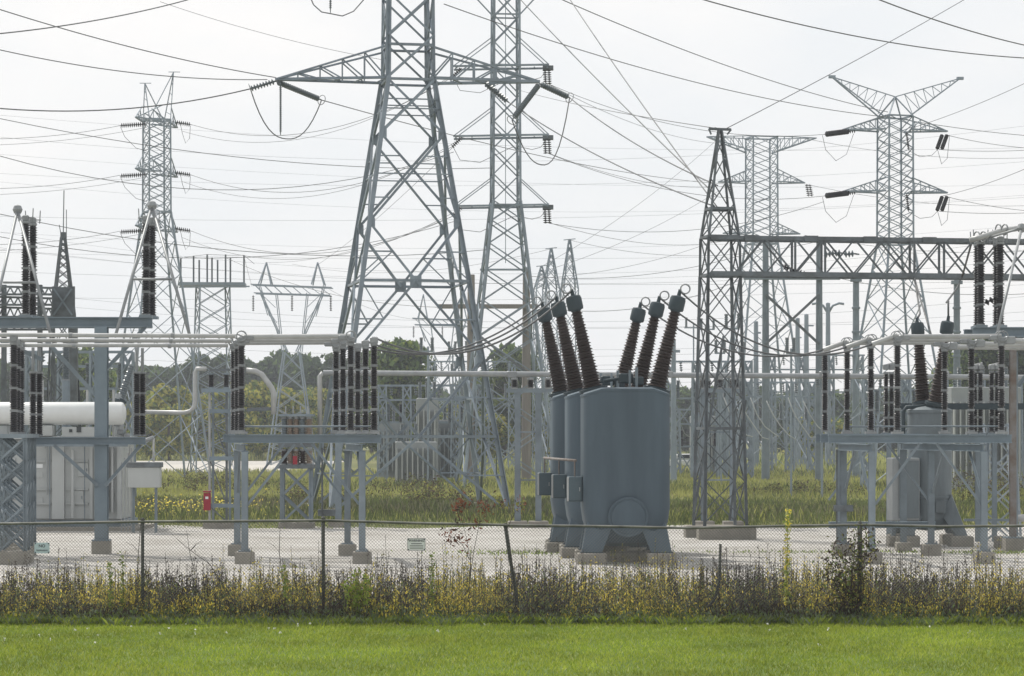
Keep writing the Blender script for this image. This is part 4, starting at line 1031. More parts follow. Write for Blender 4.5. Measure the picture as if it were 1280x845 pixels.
for px, tp, d, arm, lb_ in ((1035, 379, 300, 13, 'pale pole with curved twin arms'), (997, 398, 310, 0, 'pale slim pole with a short side arm'), (1008, 393, 330, 9, 'pale slim pole with a longer side arm'), (842, 425, 190, 8, 'thin post with a crossbar beside the breaker'), (945, 402, 280, 6, 'thin pole with a short crossbar behind the gantry column')):
    t = thing('utility_pole', (X(px, d), d, 0), lb_, 'utility pole', 'far slim poles')
    place('pole', lathe_mesh(('slim', px), [(.4 * d / 300, -.3), (.25 * d / 300, Zh(tp, d)), (0, Zh(tp, d) + .1)], 'galv_far', 10), (X(px, d), d, 0), (0, 0, 1), t)
    if arm == 13:
        for s in (-1, 1): tube('arm', [W(px, tp + 13, d), W(px + s * 6, tp + 3, d), W(px + s * 14, tp, d), W(px + s * 20, tp + 1, d)], .14, 'galv_far', t)
    elif arm: bar('arm', W(px - 2, tp + 14, d), W(px + arm, tp + 14, d), .2, 'galv_far', t)
    else: bar('arm', W(px - 1, tp + 24, d), W(px + 5, tp + 24, d), .15, 'galv_far', t)

# ------------------------------------------------------------------ far yard: racks, cabinets, small transformers
rr = random.Random(5)
def far_rack(px0, px1, d, ptop, label, bays=3, ins=6, mm='galv_far'):
    t = thing('bus_rack', (X((px0 + px1) / 2, d), d, 0), label, 'bus rack', 'far bus racks')
    k = d / 200
    for dy in (0, 5):
        for i in range(bays + 1):
            px = px0 + (px1 - px0) * i / bays
            c = Vector((X(px, d + dy), d + dy, 0)); lattice_post(t, c, .8, .6, -.02, Zh(ptop, d), 7, .12, .07, mm, kind='B')
        for py in (ptop, ptop + 18, ptop + 46):
            bar('beam', W(px0 - 6, py, d + dy), W(px1 + 6, py, d + dy), .16, mm, t)
    for i in range(ins):
        px = px0 + (px1 - px0) * (i + .5) / ins
        column(t, W(px, ptop + 46, d), 1.5, r=.16, units=2, m=rr.choice(['porcelain_grey', 'porcelain', 'porcelain_grey']), pitch=.12)
        string(t, W(px + 3, ptop, d + 5), W(px + 4, ptop + 13, d + 5), .15, 'porcelain_grey', .2)
        tube('jumper', [W(px, ptop + 20, d), W(px + 4, ptop + 30, d + 1), W(px + 10, ptop + 34, d + 2.5)], .03, 'alu', t, 5)
    for i in range(bays):
        a = px0 + (px1 - px0) * i / bays; b = px0 + (px1 - px0) * (i + 1) / bays
        bar('brace', W(a, ptop + 46, d), W(b, ptop + 90, d), .1, mm, t); bar('brace', W(b, ptop + 46, d), W(a, ptop + 90, d), .1, mm, t)
    return t
far_rack(478, 600, 205, 482, 'pale low bus rack with cross braces seen between the big tower legs', 4, 8)
far_rack(905, 1015, 240, 478, 'pale low bus rack with curved white jumpers behind the H-frame poles', 4, 7)
far_rack(845, 900, 230, 512, 'short pale bus rack beside the breaker', 2, 4)
far_rack(1085, 1270, 170, 470, 'bus rack behind the faded single tank breaker', 4, 8)
far_rack(40, 160, 150, 440, 'bus rack behind the conservator of the pale transformer', 3, 6)
for i, (pxa, d) in enumerate(((938, 150), (958, 152), (985, 154), (1004, 156), (905, 152), (925, 158))):
    o = meta(tube('curved_jumper', [W(pxa, 497 + 4 * (i % 2), d), W(pxa + 8, 518, d), W(pxa + 18, 533, d), W(pxa + 28, 541 + 3 * (i % 3), d), W(pxa + 36, 546 + 3 * (i % 2), d)], .030, 'pale_paint'), 'pale curved jumper cable arcing down beyond the H-frame poles', 'cable', 'pale curved jumpers'); 
far_rack(838, 935, 215, 452, 'taller pale bus rack seen through the peaked gantry column', 3, 5)
far_rack(965, 1075, 270, 444, 'hazy tall bus rack behind the grey H-frame poles', 3, 5)
far_rack(540, 640, 265, 452, 'hazy tall bus rack behind the big tower foot', 3, 6)
for i in range(13):
    px = rr.choice([rr.uniform(470, 650), rr.uniform(840, 1090)]); d = rr.uniform(150, 260); tp = rr.uniform(400, 500)
    t = thing('bus_post', (X(px, d), d, 0), 'thin grey post with a short crossbar in the crowded far yard', 'post', 'thin posts of the far yard')
    bar('post', (X(px, d), d, -.05), W(px, tp, d), .14, 'galv_far', t, kind='O'); a_ = rr.uniform(4, 12)
    bar('crossbar', W(px - a_, tp + 6, d), W(px + a_ * .6, tp + 6, d), .12, 'galv_far', t)
    for q in (-a_ * .8, a_ * .5): column(t, W(px + q, tp + 5, d), .9, r=.13, units=1, m='porcelain_grey', pitch=.12)
def far_tx(px, d, w, ptop, label):
    t = thing('small_transformer', (X(px, d), d, 0), label, 'transformer', 'far yard transformers')
    h = Zh(ptop, d); c = (X(px, d), d)
    box('tank', (c[0], c[1], h / 2), (w, 2.2, h), 'pale_paint_dull', t, .05, .05)
    n = max(3, int(w / .35))
    for i in range(n): box('radiator_fin', (c[0] - w / 2 + w * (i + .5) / n, c[1] - 1.35, h * .5), (.09, .5, h * .72), 'pale_paint', t)
    for i in range(3): column(t, (c[0] - w / 3 + i * w / 3, c[1], h), 1.3, r=.16, units=1, m='porcelain_grey', pitch=.12)
    return t
far_tx(534, 200, 1.7, 498, 'ribbed grey transformer box standing inside the big tower legs')
far_tx(492, 215, 2.6, 528, 'low pale transformer box by the leg of the big tower')
far_tx(520, 185, 3.0, 552, 'squat white equipment cabinet under the big tower')
far_tx(556, 212, 1.8, 525, 'darker ribbed transformer box under the big tower')
far_tx(1228, 165, 4.5, 484, 'blue-grey transformer behind the rust-streaked column')
far_tx(880, 235, 2.4, 520, 'grey transformer box behind the peaked gantry column')
pk = thing('parked_truck', (X(859, 262), 262, 0), 'white pickup truck parked far off beside the breaker', 'truck')
pc = Vector((X(859, 262), 262, 0))
box('body', (pc.x, pc.y, .75), (4.6, 1.8, .6), 'white_paint', pk, .1, .1); box('cab', (pc.x - .3, pc.y, 1.35), (1.9, 1.6, .65), 'white_paint', pk, .1, .12)
box('window', (pc.x - .3, pc.y - .82, 1.4), (1.5, .04, .38), 'glass', pk, .1)
for s in (-1.5, 1.5): place('wheel', lathe_mesh('wheel', [(0, -.12), (.36, -.12), (.38, 0), (.36, .12), (0, .12)], 'ink', 14), (pc.x + s, pc.y - .8, .37), (0, 1, 0), pk)
for s in (-1.5, 1.5): place('wheel', _cache['wheel'], (pc.x + s, pc.y + .8, .37), (0, 1, 0), pk)

# ------------------------------------------------------------------ conductors
def wire(a, b, s, label, group, r=.022, n=22, name='conductor'):
    return meta(tube(name, sag(a, b, s, n), r, 'wire', None, 5), label, 'power line', group)
def far_end(p, dx, dd, dz): return p + Vector((dx, dd, dz))
lab = 'heavy conductor leaving the long crossarm of the big tower'
NEAR = 'conductors on the big tower'
wire(eL[0], W(-120, 119, 118), .9, lab + ' towards the pale transformer side', NEAR, .03)
wire(pL + Vector((0, 0, .1)), W(-90, -18, 100), .35, 'conductor rising from the crossarm tip over the two-horned tower', NEAR, .024)
wire(pL + Vector((-.4, 0, 0)), W(-90, 40, 104), .55, 'lower conductor rising from the crossarm tip over the two-horned tower', NEAR, .022)
wire(eL[1], W(912, 230, D5), .8, 'conductor running from the jumper loop down behind the big tower', NEAR, .024)
wire(eR[0], W(897, 232, DG), .3, 'conductor from the outer insulator string of the big tower crossarm', NEAR, .026)
wire(W(636, 128, D1 + 1.2), W(893, 258, DG), .35, 'conductor from the inner insulator string of the big tower crossarm', NEAR, .026)
wire(W(-60, 47, 95), W(300, -20, 120), .4, 'single heavy conductor crossing the sky corner above the two-horned tower', NEAR, .026)
SKY = 'long spans crossing the upper sky'
for a, b, s, r, lb_ in (
    ((555, 5, 130), (1116, 147, D4), .9, .026, 'long span from the big tower to the Y-horned tower'),
    ((1116, 147, D4), (1420, 174, 230), .5, .024, 'long span leaving the top of the Y-horned tower'),
    ((690, -6, 130), (1110, 140, D4), .6, .026, 'upper long span reaching the Y-horned tower'),
    ((860, -6, 115), (1400, 74, 150), .9, .03, 'long span high over the Y-horned tower'),
    ((1080, -8, 110), (1400, 75, 140), .5, .03, 'highest long span above the Y-horned tower'),
    ((705, -12, 128), (899, 262, DG), .15, .024, 'steep span dropping behind the peaked gantry column'),
    ((640, -12, 128), (896, 245, DG), .15, .024, 'second steep span dropping towards the peaked gantry column'),
    ((1225, -12, 120), (909, 160, DG), .1, .016, 'straight shield wire running up from the gantry peak'),
    ((1300, 95, 170), (1140, 160, D4), .2, .02, 'shield wire rising away from the Y-horned tower'),
    ((1300, 203, 170), (1178, 245, D4), .2, .02, 'lower shield wire rising away from the Y-horned tower'),
    ((893, 160, DG), (640, 110, 200), .2, .016, 'thin shield wire from the gantry peak towards the slim tower'),
    ((200, 2, 160), (480, 75, 160), .3, .014, 'faint thin wire above the two-horned tower')):
    wire(W(*a), W(*b), s, lb_, SKY, r)
FAR = 'distant thin spans'
fl = []
def fw(a, b, s=.6, r=.02): fl.append((a, b, s, r))
for (p, q) in arm3:
    pass
def between(px0, py0, d0, px1, py1, d1, s=.8, r=.02):
    wire(W(px0, py0, d0), W(px1, py1, d1), s, 'thin distant conductor strung between the far lattice towers', FAR, r, 18)
for k, y0 in enumerate((157, 219, 289)):
    between(-90, y0 + 14, 185, 150, y0, 197, .5, .018); between(-90, y0 + 24, 190, 184, y0 + 2, 199, .5, .015)
for k, (y0, y1) in enumerate(((156, 96), (219, 183), (289, 270))):
    between(240, y0, 203, 566, y1, D2, 2.2, .02); between(228, y0 + 8, 204, 577, y1 - 10, D2 + .5, 2.6, .016)
for k, (y0, y1, y2) in enumerate(((105, 168, 180), (192, 245, 232), (279, 252, 300))):
    between(686, y0, D2, 1030, y1, D4 - 2, 1.3, .018); between(682, y0 - 2, D2, 912, y2, D5, 1.0, .018)
for y0, y1 in ((187, 172), (264, 252)): between(1174, y0, D4 - 1, 1400, y1, 215, .5, .02); between(1184, y0 - 18, D4, 1400, y1 + 8, 215, .7, .02)
for y0, y1 in ((173, 185), (230, 246), (294, 300)): between(1006, y0, D5, 1400, y1, 290, 1.6, .02); between(898 if y0 < 200 else 912, y0, D5, 677, 333 + (y0 - 173) * .12, 240, .8, .018)
between(567, 183, 180, 397, 331, 300, .5, .018); between(567, 270, 180, 332, 328, 300, .9, .018); between(315, 358, 300, 305, 320, 235, .1, .016); between(412, 362, 300, 530, 400, 380, .8, .02)
between(-90, 128, 150, 614, 210, 180, 1.2, .022); between(-90, 166, 150, 567, 190, 180, 3.0, .022)
between(-90, 246, 150, 609, 312, 180, 1.6, .022); between(-90, 275, 150, 567, 277, 180, 2.4, .02)
between(660, 345, 205, 957, 310, 205, 1.0, .02); between(672, 384, 204.5, 930, 348, 204.5, 1.2, .022); between(1050, 348, 204.5, 1400, 352, 210, 1.2, .022); between(547, 384, 204.5, 282, 322, 235, 1.0, .02)
between(712, 300, 215, 1030, 300, 204, 1.3, .016); between(689, 311, 220, 365, 330, 300, 1.5, .016)
for i in range(9):
    y = 150 + i * 20 + rr.uniform(-9, 9); d = rr.uniform(270, 360)
    between(-80, y + rr.uniform(-30, 30), d, 1360, y + rr.uniform(-30, 30), d + rr.uniform(-40, 40), rr.uniform(1.5, 6.0), .012)
for i in range(13):                                   # spans passing right across, beyond the yard
    y = 305 + i * 14 + rr.uniform(-7, 7); d = rr.uniform(285, 400)
    between(-80, y + rr.uniform(-14, 14), d, 1360, y + rr.uniform(-14, 14), d + rr.uniform(-25, 25), rr.uniform(.8, 5.0), .015)
for i, (a, b) in enumerate((((960, 300, DG), (1110, 420, 84)), ((930, 345, DG), (1010, 475, 140)), ((905, 300, DG), (850, 357, 78)))):
    pass
DROP = 'jumper cables at the breakers'
ts = {(k, s): p for k, s, p in cap_tops}
for k, nm in enumerate(('front', 'middle', 'rear')):
    p = ts[(k, -1)]; e = FE(.1, 2.6 * k - (.12 if k == 0 else 0), 6.66)
    meta(tube('jumper_cable', sag(p, e, 1.05 - .1 * k, 26), .03, 'cable', None, 7), f'dark sagging jumper cable from the {nm} breaker tank to the twin porcelain columns', 'cable', DROP)
    p = ts[(k, 1)]; e = FJ(-3.85, 2.6 * k - (.12 if k == 0 else 0), 6.5)
    meta(tube('jumper_cable', sag(p, e, .95 - .08 * k, 26), .028, 'cable', None, 7), f'dark sagging jumper cable from the {nm} breaker tank to the switch under the girder', 'cable', DROP)
kt = [Vector((kc.x + .16 + .12 * 2.9, kc.y - .35 - .45, 7.8)), Vector((kc.x - .16 - .05 * 2.9, kc.y + .35 + .45, 7.8))]
meta(tube('jumper_cable', [kt[0], kt[0] + Vector((.0, 0, .55)), W(1183, 378, 90), W(1195, 362, 92), W(1203, 345, DG), W(1214, 305, 86)], .035, 'cable', None, 7), 'dark curved cable from the faded breaker bushing up to the girder', 'cable', DROP)
meta(tube('jumper_cable', [kt[1], W(1150, 392, 89), W(1146, 365, 92), W(1143, 347, DG)], .035, 'cable', None, 7), 'dark straight cable pair from the faded breaker bushing to the girder', 'cable', DROP)
meta(tube('jumper_cable', [W(1143, 347, DG), W(1150, 372, 91), W(1160, 405, 89), W(1166, 425, 88)], .03, 'cable', None, 7), 'thin dark cable hanging from the girder between the faded breaker bushings', 'cable', DROP)
# strain insulators under the girder
for i, (a, b) in enumerate((((978, 332), (1005, 343)), ((1030, 318), (1050, 316)), ((1055, 318), (1068, 317)))):
    t = thing('strain_insulator', tuple(W(*a, DG - .3)), ('dark strain insulator hanging by the girder near the peaked column', 'grey strain insulator inside the girder, longer one', 'grey strain insulator inside the girder, shorter one')[i], 'insulator')
    string(t, W(*a, DG - .2), W(*b, DG - .2), .13, 'porcelain' if i == 0 else 'porcelain_grey', .12)
    bar('clevis', W(*b, DG - .2), W(b[0] + 6, b[1] + (1 if i else 3), DG - .2), .05, 'weathered', t)

# ------------------------------------------------------------------ chain link fence
DFN = 52.4
fn = thing('chain_link_fence', (0, DFN, 0), 'weathered chain link fence with sagging top rail along the weed strip', 'fence')
rail = [(-260, 655), (-60, 655.5), (60, 654), (178, 652), (300, 651.5), (404, 650.5), (520, 654), (637, 656.5), (760, 658), (860, 660), (980, 657.5), (1075, 656), (1180, 658), (1300, 657), (1500, 656)]
tube('top_rail', [W(px, py, DFN) for px, py in rail], .026, 'fence_rail', fn, 8)
def rail_z(x): return float(np.interp(x, [X(p, DFN) for p, _ in rail], [Zh(q, DFN) for _, q in rail]))
for px in (-280, -50, 178, 404, 1075, 1305, 1500):
    tube('post', [(X(px, DFN), DFN + .03, -.05), (X(px, DFN), DFN + .03, rail_z(X(px, DFN)) + .03)], .034 if px != 1075 else .05, 'fence', fn, 10)
    place('post_cap', lathe_mesh('post_cap', [(.045, -.05), (.045, .02), (.02, .05), (0, .055)], 'fence', 10), (X(px, DFN), DFN + .03, rail_z(X(px, DFN)) + .03), (0, 0, 1), fn)
tube('post', [W(648, 779, DFN + .05), W(645, 740, DFN + .05), W(637, 695, DFN + .04), W(631, 654, DFN + .03)], .036, 'fence', fn, 10)
tube('post', [W(868, 780, DFN + .05), W(884, 762, DFN + .05), W(894, 747, DFN + .05), W(899, 728, DFN + .05), W(900.5, 680, DFN + .05)], .03, 'fence', fn, 10)
def seg_mesh(A, B, r):                                # many thin three-sided wires in one go
    A = np.asarray(A); B = np.asarray(B); n = len(A); d = B - A; d = d / np.linalg.norm(d, axis=1)[:, None]
    u = np.cross(d, [0, 1, 0]); u /= np.linalg.norm(u, axis=1)[:, None]; w = np.cross(d, u)
    vs = np.empty((n, 6, 3))
    for k in range(3):
        a = math.tau * k / 3; off = (u * math.cos(a) + w * math.sin(a)) * r
        vs[:, k] = A + off; vs[:, 3 + k] = B + off
    b = np.arange(n)[:, None] * 6
    f = np.concatenate([b + np.array([[k, (k + 1) % 3, 3 + (k + 1) % 3, 3 + k]]) for k in range(3)], 0)
    return vs.reshape(-1, 3), f
def np_mesh(name, vs, quads, mats, mi=None, parent=None, tri=False):
    me = bpy.data.meshes.new(name); nv = len(vs); k = quads.shape[1]; nf = len(quads)
    me.vertices.add(nv); me.vertices.foreach_set('co', np.ascontiguousarray(vs, dtype=np.float32).ravel())
    me.loops.add(nf * k); me.loops.foreach_set('vertex_index', np.ascontiguousarray(quads, dtype=np.int32).ravel())
    me.polygons.add(nf); me.polygons.foreach_set('loop_start', np.arange(0, nf * k, k, dtype=np.int32))
    for m in mats: me.materials.append(M[m])
    if mi is not None: me.polygons.foreach_set('material_index', np.asarray(mi, dtype=np.int32))
    me.update(calc_edges=True); me.validate()
    return me
A, B = [], []
p_ = .068; xs = np.arange(-17, 17, p_)
for x in xs:
    for s in (1, -1):
        z = 0.02; pts_n = 6; h = 2.08
        xa = x; xe = x + s * h
        # follow the sag of the rail: clip the wire's upper end
        zt = rail_z(xe) - .01
        A.append((xa, DFN - .005 * s, .02)); B.append((x + s * (zt - .02), DFN - .005 * s, zt))
vs, f = seg_mesh(A, B, .0042)
vs[:, 0] += 0; vs -= np.array([0, DFN, 0])
o = reg(bpy.data.objects.new('chain_link_mesh', np_mesh('chain_link_mesh', vs, f, ['mesh'])), fn); o['kind'] = 'stuff'
# signs wired to the fence
def text_mesh(name, s, size, loc, m, parent):
    cu = bpy.data.curves.new(name, 'FONT'); cu.body = s; cu.size = size; cu.align_x = 'CENTER'; cu.align_y = 'CENTER'; cu.extrude = .001
    cu.offset = size * .02
    cu.materials.append(M[m]); o = bpy.data.objects.new(name, cu); reg(o, parent); o.rotation_euler = (R(90), 0, 0)
    me = bpy.data.meshes.new_from_object(o); me.materials.clear(); me.materials.append(M[m]); bpy.data.objects.remove(o)
    o = bpy.data.objects.new(name, me); reg(o, parent); o.rotation_euler = (R(90), 0, 0)
    o.location = Vector(loc) - rootloc(parent); return o
def fence_sign(px, py, w, h, m, label):
    c = W(px, py, DFN - .03); t = thing('fence_sign', tuple(c), label, 'sign')
    box('plate', tuple(c), (w, .006, h), m, t)
    for sx in (-1, 1):
        for sz in (-1, 1): box('bolt', (c.x + sx * (w / 2 - .02), c.y - .006, c.z + sz * (h / 2 - .02)), (.022, .012, .022), 'ink', t)
    return t, c
t, c = fence_sign(52.5, 685, .31, .22, 'sign_blue', 'small pale blue no trespassing sign wired to the chain link fence')
text_mesh('lettering', 'NO', .085, (c.x, c.y - .005, c.z + .04), 'ink', t); text_mesh('lettering', 'TRESPASSING', .040, (c.x, c.y - .005, c.z - .05), 'ink', t)
t, c = fence_sign(520.5, 680.5, .37, .25, 'sign_white', 'small white warning sign wired to the chain link fence')
text_mesh('lettering', 'WARNING', .066, (c.x, c.y - .005, c.z + .075), 'ink', t)
for i, (w_, dz) in enumerate(((.22, .015), (.27, -.03), (.27, -.075))): box('text_line', (c.x, c.y - .005, c.z + dz), (w_, .003, .014), 'ink', t)
for sx, sz, ww, hh in ((-1, 0, .012, .25), (1, 0, .012, .25), (0, -1, .37, .012), (0, 1, .37, .012)):
    box('border', (c.x + sx * .178, c.y - .0045, c.z + sz * .119), (ww if sx else .344, .003, hh if sx else .012), 'alu_dull', t)

# ------------------------------------------------------------------ grass, weeds
def tri_cloud(P, size, mi, rngx, up=0.0, aspect=.5):
    """leaf-sized quads at the points P, randomly turned"""
    n = len(P); a = rngx.normal(size=(n, 3)); a[:, 2] += up; a /= np.linalg.norm(a, axis=1)[:, None]
    b = rngx.normal(size=(n, 3)); b -= (b * a).sum(1)[:, None] * a; b /= np.linalg.norm(b, axis=1)[:, None]
    s = np.asarray(size)[:, None]
    vs = np.stack([P - a * s, P + b * s * aspect - a * s * .1, P + a * s, P - b * s * aspect + a * s * .1], 1).reshape(-1, 3)
    return vs, np.arange(4 * n).reshape(n, 4), mi
def blades(P, h, w, lean, rngx):
    n = len(P); ang = rngx.uniform(0, math.tau, n); d = np.stack([np.cos(ang), np.sin(ang), np.zeros(n)], 1)
    a2 = rngx.uniform(0, math.tau, n); l = np.stack([np.cos(a2), np.sin(a2), np.zeros(n)], 1) * (lean * h)[:, None]
    up = np.zeros((n, 3)); up[:, 2] = h
    vs = np.stack([P - d * w[:, None], P + d * w[:, None], P + up * .6 + l * .4 + d * w[:, None] * .7, P + up + l], 1)
    return vs.reshape(-1, 3), np.arange(4 * n).reshape(n, 4)
def noise2(x, y, s, seed=0):                          # cheap smooth value noise
    v = np.zeros_like(x); r0 = np.random.default_rng(seed)
    for k in range(6):
        a = r0.uniform(0, math.tau); f = (1.0 + .7 * k) / s
        v += np.sin((x * math.cos(a) + y * math.sin(a)) * f + r0.uniform(0, 6)) / (1 + .5 * k)
    return v / 3
n = 130000
gx = rng.uniform(-13.5, 13.5, n); gy = 38.5 + (52.2 - 38.5) * rng.uniform(0, 1, n) ** .9
P = np.stack([gx, gy, np.full(n, -.01)], 1); nn = noise2(gx, gy, 1.2, 3) + .6 * noise2(gx, gy, .35, 4)
h = rng.uniform(.035, .085, n) * (1 + .25 * nn)
vs, f = blades(P, h, rng.uniform(.006, .012, n), rng.uniform(.2, .9, n), rng)
mi = np.where(rng.random(n) < .035, 2, np.where(rng.random(n) + .35 * nn > .55, 1, 0))
o = reg(bpy.data.objects.new('lawn_grass', np_mesh('lawn_grass', vs, f, ['grass_a', 'grass_b', 'grass_c'], mi))); meta(o, 'short bright green mown grass of the lawn', 'grass', None, 'stuff')
# clover flowers
n = 30; cx = np.concatenate([rng.uniform(-9.5, -4, 20), rng.uniform(-4, 9, 10)]); cy = 51.3 - np.abs(rng.normal(0, 2.6, n))
P = np.repeat(np.stack([cx, cy, np.full(n, .075)], 1), 5, 0) + rng.normal(0, .012, (5 * n, 3))
vs, f, _ = tri_cloud(P, rng.uniform(.012, .024, 5 * n), None, rng, 0, .8)
o = reg(bpy.data.objects.new('clover_flowers', np_mesh('clover_flowers', vs, f, ['petal']))); meta(o, 'scattered small white clover flowers in the lawn', 'flowers', None, 'stuff')

def weeds_mesh(n, xr, yr, hr, leaf_n, seed):
    r0 = np.random.default_rng(seed)
    x = r0.uniform(*xr, n); y = r0.uniform(*yr, n)
    nz = noise2(x, y, .8, seed) * .5 + noise2(x, y, .25, seed + 1) * .35
    h = r0.uniform(*hr, n) * np.clip(1 + .62 * nz, .45, 1.5); h[r0.random(n) < .10] *= 1.3
    typ = np.where(r0.random(n) + 1.4 * noise2(x, y, .6, seed + 5) > .5, 1, 0)      # yellow-leaved or dry
    # stems
    A = np.stack([x, y, np.full(n, -.02)], 1); B = A + np.stack([r0.normal(0, .06, n), r0.normal(0, .06, n), h], 1)
    V, F_ = seg_mesh(A, B, .0045); MI = [np.zeros(len(F_), int)]; VS = [V]; FS = [F_]; off = len(V)
    for k in range(leaf_n):
        t_ = r0.uniform(.10, 1.0, n); sp = .05 * (1.15 - t_) + .014
        Pk = A + (B - A) * t_[:, None] + r0.normal(0, 1, (n, 3)) * np.stack([sp, sp, sp * .5], 1)
        hz = t_ * h
        u = r0.random(n)
        m_ = np.where(typ == 1, np.where(u < .46, 2, np.where(u < .78, 1, np.where(u < .88, 3, 0))), np.where(u < .52, 0, np.where(u < .74, 1, np.where(u < .82, 2, 3))))
        low = hz < .22 + .22 * r0.random(n); m_ = np.where(low & (u > .25), np.where(u > .6, 4, 3), m_)
        top = t_ > .72; m_ = np.where(top & (typ == 0), 0, m_)
        v, f_, _ = tri_cloud(Pk, r0.uniform(.02, .05, n) * np.where(top, .7, 1.15), None, r0, 1.8, .34)
        VS.append(v); FS.append(f_ + off); off += len(v); MI.append(m_)
    return np.concatenate(VS), np.concatenate(FS), np.concatenate(MI)
v1_, f1_, m1_ = weeds_mesh(4300, (-13.5, 13.5), (52.42, 55.1), (.55, 1.15), 38, 21)
v2_, f2_, m2_ = weeds_mesh(1900, (-13.5, 13.5), (51.98, 52.36), (.16, .5), 26, 57)
vs = np.concatenate([v1_, v2_]); f = np.concatenate([f1_, f2_ + len(v1_)]); mi = np.concatenate([m1_, m2_])
o = reg(bpy.data.objects.new('weeds', np_mesh('weeds', vs, f, ['weed_dark', 'weed_olive', 'weed_yellow', 'weed_green', 'weed_grey'], mi))); meta(o, 'dense strip of dry brown and yellow weeds along the fence', 'weeds', None, 'stuff')
n = 30000; x = rng.uniform(-13.5, 13.5, n); y = 51.95 + np.abs(rng.normal(0, .5, n))
vs, f = blades(np.stack([x, y, np.full(n, -.01)], 1), rng.uniform(.06, .24, n), rng.uniform(.006, .012, n), rng.uniform(.2, .9, n), rng)
o = reg(bpy.data.objects.new('tall_grass', np_mesh('tall_grass', vs, f, ['weed_grey', 'grass_a', 'grass_b', 'weed_grey'], rng.integers(0, 4, n)))); meta(o, 'grey-green rank grass at the foot of the weed strip', 'grass', None, 'stuff')

n = 9000; x = rng.uniform(-13.5, 13.5, n); a_ = noise2(x, x * 0, .45, 91) + .6 * noise2(x, x * 0, .16, 92); y = 51.95 - np.clip(a_ + .35, 0, 1.6) * .55 * rng.random(n) ** .6
vs, f = blades(np.stack([x, y, np.full(n, -.01)], 1), rng.uniform(.06, .2, n), rng.uniform(.007, .013, n), rng.uniform(.3, 1.0, n), rng)
o = reg(bpy.data.objects.new('edge_grass', np_mesh('edge_grass', vs, f, ['weed_grey', 'grass_a', 'grass_b', 'weed_green'], rng.integers(0, 4, n)))); meta(o, 'ragged longer grass tufts at the back edge of the lawn', 'grass', None, 'stuff')
# meadow beyond the yard
def meadow(n, yr, hmin, hmax, seed, name, label):
    r0 = np.random.default_rng(seed); y = yr[0] * (yr[1] / yr[0]) ** r0.random(n); x = r0.uniform(-.30, .30, n) * y
    ok = ~((x < -12) & (y > 247) & (y < 350)); x, y = x[ok], y[ok]; n = len(x)
    a = noise2(x * .6, y * .5, 4.5, seed + 1) + .5 * noise2(x, y * .8, 1.6, seed + 2) + .8 * np.sin(y * .11 + .02 * x + .6)
    h = r0.uniform(hmin, hmax, n) * (1 + .35 * a)
    near = np.clip((y - 106) / 6, .3, 1); h *= near
    vs, f = blades(np.stack([x, y, np.full(n, -.02)], 1), h, r0.uniform(.012, .03, n) * (y / 120), r0.uniform(.1, .5, n), r0)
    u = r0.random(n) + .42 * a - .4 * np.clip((y - 150) / 12, 0, 1)
    band = 1.3 * np.exp(-((y - 138) / 12) ** 2)
    mi = np.where(y < 113, np.where(r0.random(n) < .75, 0, 1), np.where(u + .55 * band < .52, 1, np.where(u + .3 * band < .95, 0, np.where(u < 1.25, 2, 3))))
    mi = np.where((mi != 3) & (r0.random(n) < .08), 3, mi)
    o = reg(bpy.data.objects.new(name, np_mesh(name, vs, f, ['meadow_a', 'meadow_b', 'meadow_c', 'meadow_d'], mi))); return meta(o, label, 'grass', None, 'stuff')
meadow(190000, (105.5, 247), .15, .5, 31, 'meadow_grass', 'tall rough meadow grass in yellow and green patches behind the yard')
meadow(30000, (247, 420), .5, 1.1, 41, 'far_meadow_grass', 'hazy far meadow grass before the trees')
# grass tufts creeping over the gravel
n = 3600; cxs = [(X(665, 82), 82.5, 1.6, .9), (X(1085, 83), 83, 3.2, .5), (X(1262, 83), 82.5, 1.5, .5), (X(400, 104), 104.5, 5, .7)]
P = np.concatenate([np.stack([rng.normal(a, w_, n // 6), rng.normal(b, d_, n // 6), np.zeros(n // 6)], 1) for a, b, w_, d_ in cxs])
vs, f = blades(P, rng.uniform(.03, .10, len(P)), rng.uniform(.012, .025, len(P)), rng.uniform(.3, .9, len(P)), rng)
o = reg(bpy.data.objects.new('gravel_grass', np_mesh('gravel_grass', vs, f, ['meadow_a', 'grass_a'], rng.integers(0, 2, len(P))))); meta(o, 'thin patches of grass growing through the gravel', 'grass', None, 'stuff')

# single plants at the fence
def leafy(name, label, cat, stems, leaf_m, n_leaf, size, stem_m='stalk', spread=.07, r=.008, lo=.25, up=.3, group=None, aspect=.4):
    base = Vector(stems[0][0]); base.z = 0
    t = thing(name, base, label, cat, group); r0 = np.random.default_rng(int(abs(base.x * 977)) + 5)
    P = []
    for pts in stems:
        tube('stem', pts, [r * (1 - .7 * i / (len(pts) - 1)) for i in range(len(pts))], stem_m, t, 5)
        pa = np.array([tuple(p) for p in pts]); k = n_leaf // len(stems)
        u = lo + (1 - lo) * r0.random(k); q = u * (len(pts) - 1); i = np.minimum(q.astype(int), len(pts) - 2); w_ = (q - i)[:, None]
        P.append(pa[i] * (1 - w_) + pa[i + 1] * w_ + r0.normal(0, spread, (k, 3)))
    P = np.concatenate(P) - np.array(base)
    mats = leaf_m if isinstance(leaf_m, list) else [leaf_m]
    vs, f, _ = tri_cloud(P, r0.uniform(size * .6, size * 1.2, len(P)), None, r0, up, aspect)
    o = reg(bpy.data.objects.new('leaves', np_mesh('leaves', vs, f, mats, r0.integers(0, len(mats), len(P)))), t); o['kind'] = 'stuff'
    return t
f_ = lambda px, py, dd=-.12: W(px, py, DFN + dd)
